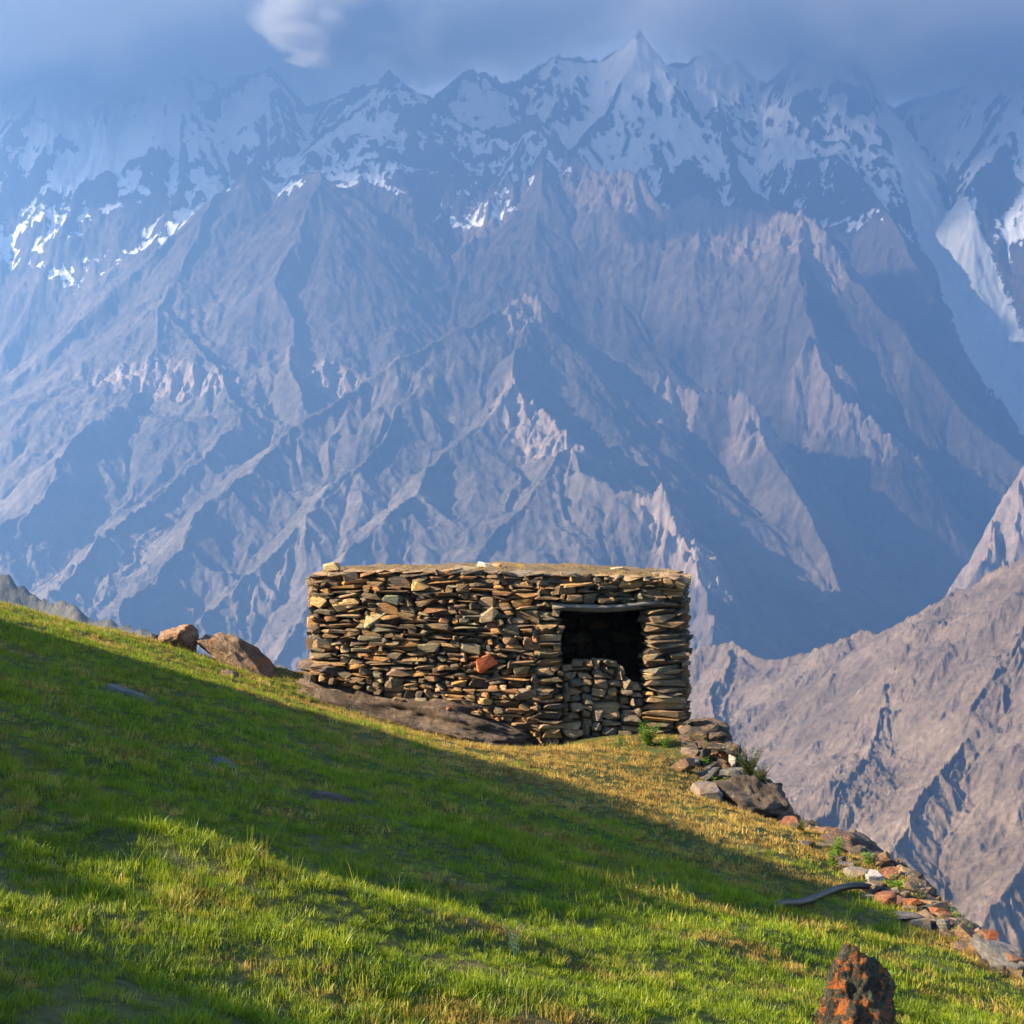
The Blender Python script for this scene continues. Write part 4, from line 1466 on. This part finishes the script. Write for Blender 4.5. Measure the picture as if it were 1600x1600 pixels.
# even out to a density per square metre
cand = N / (1.3 * math.log(27.0 / 3.6)) / d ** 2
want = np.where(d < 8, 420, np.where(d < 13, 330, 230))
keep = nr.uniform(0, 1, N) < want / np.maximum(cand, want * 0.98)
x, y, d = x[keep], y[keep], d[keep]
ed = edge_dist(x, y)
hutm = (y > np.interp(x, [-2.9, -2.6, 0, 2.3, 2.4], [40, 21.85, 21.45, 21.35, 40])) & (y < 25.6)
z = ground(x, y)
inledge = np.zeros(len(x), bool)
from mathutils.bvhtree import BVHTree
bpy.context.view_layer.update()
rocks = [o for o in scene.objects if o.name.split('.')[0] in ('bedrock_ledge', 'outcrop', 'boulder', 'rock')]
for o in rocks:
    inv = np.array(o.matrix_world.inverted())
    dm = np.array(o.dimensions) / 2
    P = np.stack([x, y, z], 1) @ inv[:3, :3].T + inv[:3, 3]
    co = np.array([v.co[:] for v in o.data.vertices])
    hf = np.abs(co).max(0)
    inledge |= ((P / hf) ** 2).sum(1) < 0.80
bare = fbm(x / 1.4, y / 1.0, 3, 15) + 0.6 * perlin(x / 0.35, y / 0.3, 16)
ok = (ed > -1.3) & ~hutm & ~inledge & (bare > -1.35)
x, y, z, d, ed = x[ok], y[ok], z[ok], d[ok], ed[ok]
px_ = 800 + FPX * x / y
py_ = 800 - FPX * z / y
# dry turf on the sunny ground round the hut and along the brow, lush green lower down
dry = 0.22 + 0.85 * np.exp(-((x - 1.6) / 2.6) ** 2 - ((y - 17.9) / 3.6) ** 2)
dry += 0.55 * np.exp(-((x + 1.6) / 1.6) ** 2 - ((y - 20.8) / 1.1) ** 2)
dry += 0.45 * np.exp(-(ed / 0.9) ** 2) + 0.10 * sstep(12, 18, y)
dry += 0.50 * fbm(x / 1.1, y / 0.8, 4, 9) + nr.normal(0, 0.13, len(x))
dry = np.clip(dry, 0, 1)
big = fbm(x / 0.9, y / 0.7, 3, 29)
sc = np.clip(0.50 + 0.26 * big + 0.16 * perlin(x / 0.22, y / 0.18, 31) + nr.normal(0, 0.18, len(x)), 0.28, 1.3)
sc *= np.where(dry > 0.6, 0.85, 1.0)
idx = np.where(y < 9.5, nr.randint(0, 4, len(x)), 4 + nr.randint(0, 4, len(x)))
tall = nr.uniform(0, 1, len(x)) < 0.012
idx = np.where(tall, 8, idx)
rz = nr.uniform(0, 6.283, len(x))
rx = nr.normal(0, 0.12, len(x))
ry = nr.normal(0.10, 0.12, len(x))
me = bpy.data.meshes.new('grass')
me.vertices.add(len(x))
me.vertices.foreach_set('co', np.stack([x, y, z], 1).astype(np.float32).ravel())
for nm, tp, val in (('rot', 'FLOAT_VECTOR', np.stack([rx, ry, rz], 1)), ('size', 'FLOAT', sc), ('kind_index', 'INT', idx), ('dry', 'FLOAT', dry)):
    a = me.attributes.new(nm, tp, 'POINT')
    a.data.foreach_set('vector' if tp == 'FLOAT_VECTOR' else 'value', np.asarray(val, np.int32 if tp == 'INT' else np.float32).ravel())
print('tufts', len(x))


def instancer(name, collection):
    ng = bpy.data.node_groups.new(name, 'GeometryNodeTree')
    ng.interface.new_socket('Geometry', in_out='INPUT', socket_type='NodeSocketGeometry')
    ng.interface.new_socket('Geometry', in_out='OUTPUT', socket_type='NodeSocketGeometry')
    gi = ng.nodes.new('NodeGroupInput')
    go = ng.nodes.new('NodeGroupOutput')
    mtp = ng.nodes.new('GeometryNodeMeshToPoints')
    ci = ng.nodes.new('GeometryNodeCollectionInfo')
    ci.inputs['Collection'].default_value = collection
    ci.inputs['Separate Children'].default_value = True
    ci.inputs['Reset Children'].default_value = True
    ip = ng.nodes.new('GeometryNodeInstanceOnPoints')
    ip.inputs['Pick Instance'].default_value = True

    def na(nm, tp):
        n = ng.nodes.new('GeometryNodeInputNamedAttribute')
        n.data_type = tp
        n.inputs['Name'].default_value = nm
        return n.outputs['Attribute']
    L = ng.links.new
    L(gi.outputs[0], mtp.inputs[0])
    L(mtp.outputs[0], ip.inputs['Points'])
    L(ci.outputs[0], ip.inputs['Instance'])
    L(na('kind_index', 'INT'), ip.inputs['Instance Index'])
    e2r = ng.nodes.new('FunctionNodeEulerToRotation')
    L(na('rot', 'FLOAT_VECTOR'), e2r.inputs[0])
    L(e2r.outputs[0], ip.inputs['Rotation'])
    L(na('size', 'FLOAT'), ip.inputs['Scale'])
    L(ip.outputs[0], go.inputs[0])
    return ng


grass = link('grass', me, label='short sunlit green and straw coloured grass covering the hillside', cat='grass', kind='stuff')
md = grass.modifiers.new('tufts', 'NODES')
md.node_group = instancer('grass_tufts', tufts)

# ---------------------------------------------------------------- weeds and shrubs among the stones
m_leaf = leaf_material('weed_leaf', [(0.25, (0.06, 0.13, 0.012)), (0.5, (0.11, 0.20, 0.02)), (0.75, (0.19, 0.28, 0.045))], DRY, 0.4, attr=False)
m_shrub = leaf_material('shrub_leaf', [(0.25, (0.022, 0.036, 0.010)), (0.5, (0.045, 0.06, 0.016)), (0.75, (0.085, 0.085, 0.03))], DRY, 0.25, attr=False)
m_straw = leaf_material('dry_stalk', [(0.25, (0.20, 0.14, 0.045)), (0.5, (0.30, 0.22, 0.08)), (0.75, (0.38, 0.30, 0.13))], DRY, 0.2, attr=False)
m_sage = leaf_material('pale_leaf', [(0.25, (0.13, 0.19, 0.09)), (0.5, (0.20, 0.26, 0.13)), (0.75, (0.28, 0.33, 0.19))], DRY, 0.3, attr=False)


def mesh_of(name, V, F, mat):
    me = bpy.data.meshes.new(name)
    me.from_pydata(V, [], F)
    me.materials.append(mat)
    me.update()
    return me


def weed(px, py, stems, h, leaf, spread, label, cat='weed', seed=1, mat=None, stalk=None, group=None, d=None, leafless=0.15, per=12):
    """several thin stems from one root, leaves set along them"""
    r = random.Random(seed)
    root = link('weed', None, label=label, cat=cat, group=group)
    q = hit(px, py) if d is None else None
    base = q if q is not None else at(px, py, d)
    root.location = base
    SV, SF, LV, LF = [], [], [], []
    for s in range(stems):
        a = r.uniform(0, 6.283)
        ln = r.uniform(0.1, 1.0) * spread
        hh = h * r.uniform(0.55, 1.0)
        prev = None
        path = []
        for k in range(7):
            f = k / 6
            path.append(Vector((math.cos(a) * ln * hh * f ** 1.5 + r.gauss(0, 0.012) * hh * f, math.sin(a) * ln * hh * f ** 1.5 + r.gauss(0, 0.012) * hh * f, hh * f - 0.03)))
        for k, c in enumerate(path):
            rr = 0.0045 * (1 - 0.75 * k / 6)
            n0 = len(SV)
            for j in range(3):
                SV.append((c.x + rr * math.cos(j * 2.094), c.y + rr * math.sin(j * 2.094), c.z))
            if k:
                for j in range(3):
                    SF.append((n0 - 3 + j, n0 - 3 + (j + 1) % 3, n0 + (j + 1) % 3, n0 + j))
        for i in range(per):
            f = leafless + (1 - leafless) * r.random() ** 0.8
            k = min(5, int(f * 6))
            c = path[k].lerp(path[k + 1], f * 6 - k)
            la = r.uniform(0, 6.283)
            up = r.uniform(0.2, 0.9)
            L = leaf * r.uniform(0.5, 1.15) * (1.15 - 0.55 * f)
            dv = Vector((math.cos(la), math.sin(la), up)).normalized()
            sd = dv.cross(Vector((0, 0, 1))).normalized() * L * 0.16
            dr = Vector((0, 0, -L * 0.22))
            n0 = len(LV)
            LV += [c[:], (c + dv * L * 0.5 + sd)[:], (c + dv * L + dr)[:], (c + dv * L * 0.5 - sd)[:]]
            LF.append((n0, n0 + 1, n0 + 2, n0 + 3))
    link('stem', mesh_of('stem', SV, SF, stalk or mat or m_leaf), parent=root)
    link('foliage', mesh_of('foliage', LV, LF, mat or m_leaf), parent=root)
    return root


weed(1012, 1166, 26, 0.34, 0.09, 0.75, 'bright green leafy weed in front of the hut\'s right pillar', seed=1, per=14)
weed(1040, 1168, 10, 0.20, 0.07, 0.8, 'small green weed at the foot of the hut\'s right corner', seed=2)
weed(968, 1165, 5, 0.24, 0.05, 0.3, 'thin green weed standing before the blocked doorway', seed=3)
weed(1102, 1186, 7, 0.34, 0.045, 0.35, 'tall yellowish weed growing between the stones by the hut\'s corner', seed=4, stalk=m_straw)
weed(1104, 1200, 12, 0.16, 0.07, 0.9, 'low green weed tucked between pale stones right of the hut', seed=5)
weed(1124, 1232, 10, 0.20, 0.07, 0.7, 'green weed above the dark layered outcrop', seed=6)
weed(1170, 1216, 46, 0.42, 0.05, 0.75, 'dark bushy shrub on the brow beside the white stone', cat='shrub', seed=7, mat=m_shrub, per=34, d=18.9)
weed(1190, 1224, 26, 0.26, 0.045, 0.9, 'low dark shrub on top of the layered outcrop', cat='shrub', seed=8, mat=m_shrub, per=26, d=18.7)
weed(1310, 1342, 10, 0.28, 0.08, 0.45, 'upright fresh green weed on the brow left of the reddish outcrop', seed=9)
weed(1302, 1356, 7, 0.24, 0.07, 0.4, 'green weed with long leaves below the brow, uphill of the pipe', seed=10)
weed(1358, 1352, 8, 0.16, 0.08, 0.7, 'small green weed on the reddish outcrop', seed=11)
weed(1402, 1392, 9, 0.14, 0.09, 0.9, 'small spreading green weed beside the orange stones', seed=12)
weed(1490, 1442, 7, 0.16, 0.06, 0.6, 'green weed behind the standing pale stones on the edging', seed=13)
weed(1508, 1470, 8, 0.17, 0.06, 0.6, 'green weed left of the upright rusty stone', seed=14)
weed(1250, 1300, 22, 0.16, 0.05, 1.0, 'low dark scrub on the weedy brown outcrop', cat='shrub', seed=15, mat=m_shrub, per=18)
weed(1440, 1412, 16, 0.16, 0.04, 0.8, 'dry brown scrub on the brow above the tan stones', cat='shrub', seed=16, mat=m_shrub, per=14)
weed(806, 1500, 7, 0.20, 0.03, 0.35, 'pale grey-green stalky weed in the sunlit foreground', seed=17, mat=m_sage, per=10)
weed(1090, 1165, 5, 0.3, 0.04, 0.4, 'pale weed against the dark stepped outcrop', seed=18, mat=m_sage)
weed(640, 1400, 6, 0.22, 0.05, 0.5, 'tall green grass weed at the edge of the shade in the middle foreground', seed=19)
weed(1365, 1578, 7, 0.26, 0.16, 0.25, 'long grass blades leaning on the upright lichen rock', seed=20, leafless=0.0)

# dry tufts on the earth roof
n = 900
s_ = nr.uniform(0.02, 0.97, n)
f_ = nr.uniform(0.02, 0.95, n) ** 1.3
keep = fbm(s_ * 6, f_ * 4, 3, 37) > 0.12
P, R_, S_ = [], [], []
for s, f in zip(s_[keep], f_[keep]):
    xw, yw = wall_pt(s)
    yy = yw + 0.08 + f * 3.4
    P.append((xw - HUT_INV.x, yy - HUT_INV.y, roof_z(xw, yy, f) - HUT_INV.z))
me = bpy.data.meshes.new('roof_grass')
me.from_pydata(P, [], [])
k = len(P)
for nm, tp, val in (('rot', 'FLOAT_VECTOR', np.stack([nr.normal(0, .15, k), nr.normal(0, .15, k), nr.uniform(0, 6.28, k)], 1)), ('size', 'FLOAT', nr.uniform(0.2, 0.55, k)),
                    ('kind_index', 'INT', nr.randint(4, 8, k)), ('dry', 'FLOAT', nr.uniform(0.6, 1.0, k))):
    a = me.attributes.new(nm, tp, 'POINT')
    a.data.foreach_set('vector' if tp == 'FLOAT_VECTOR' else 'value', np.asarray(val, np.int32 if tp == 'INT' else np.float32).ravel())
rg = hpart('roof_grass', me, kind='stuff')
rg.modifiers.new('tufts', 'NODES').node_group = md.node_group
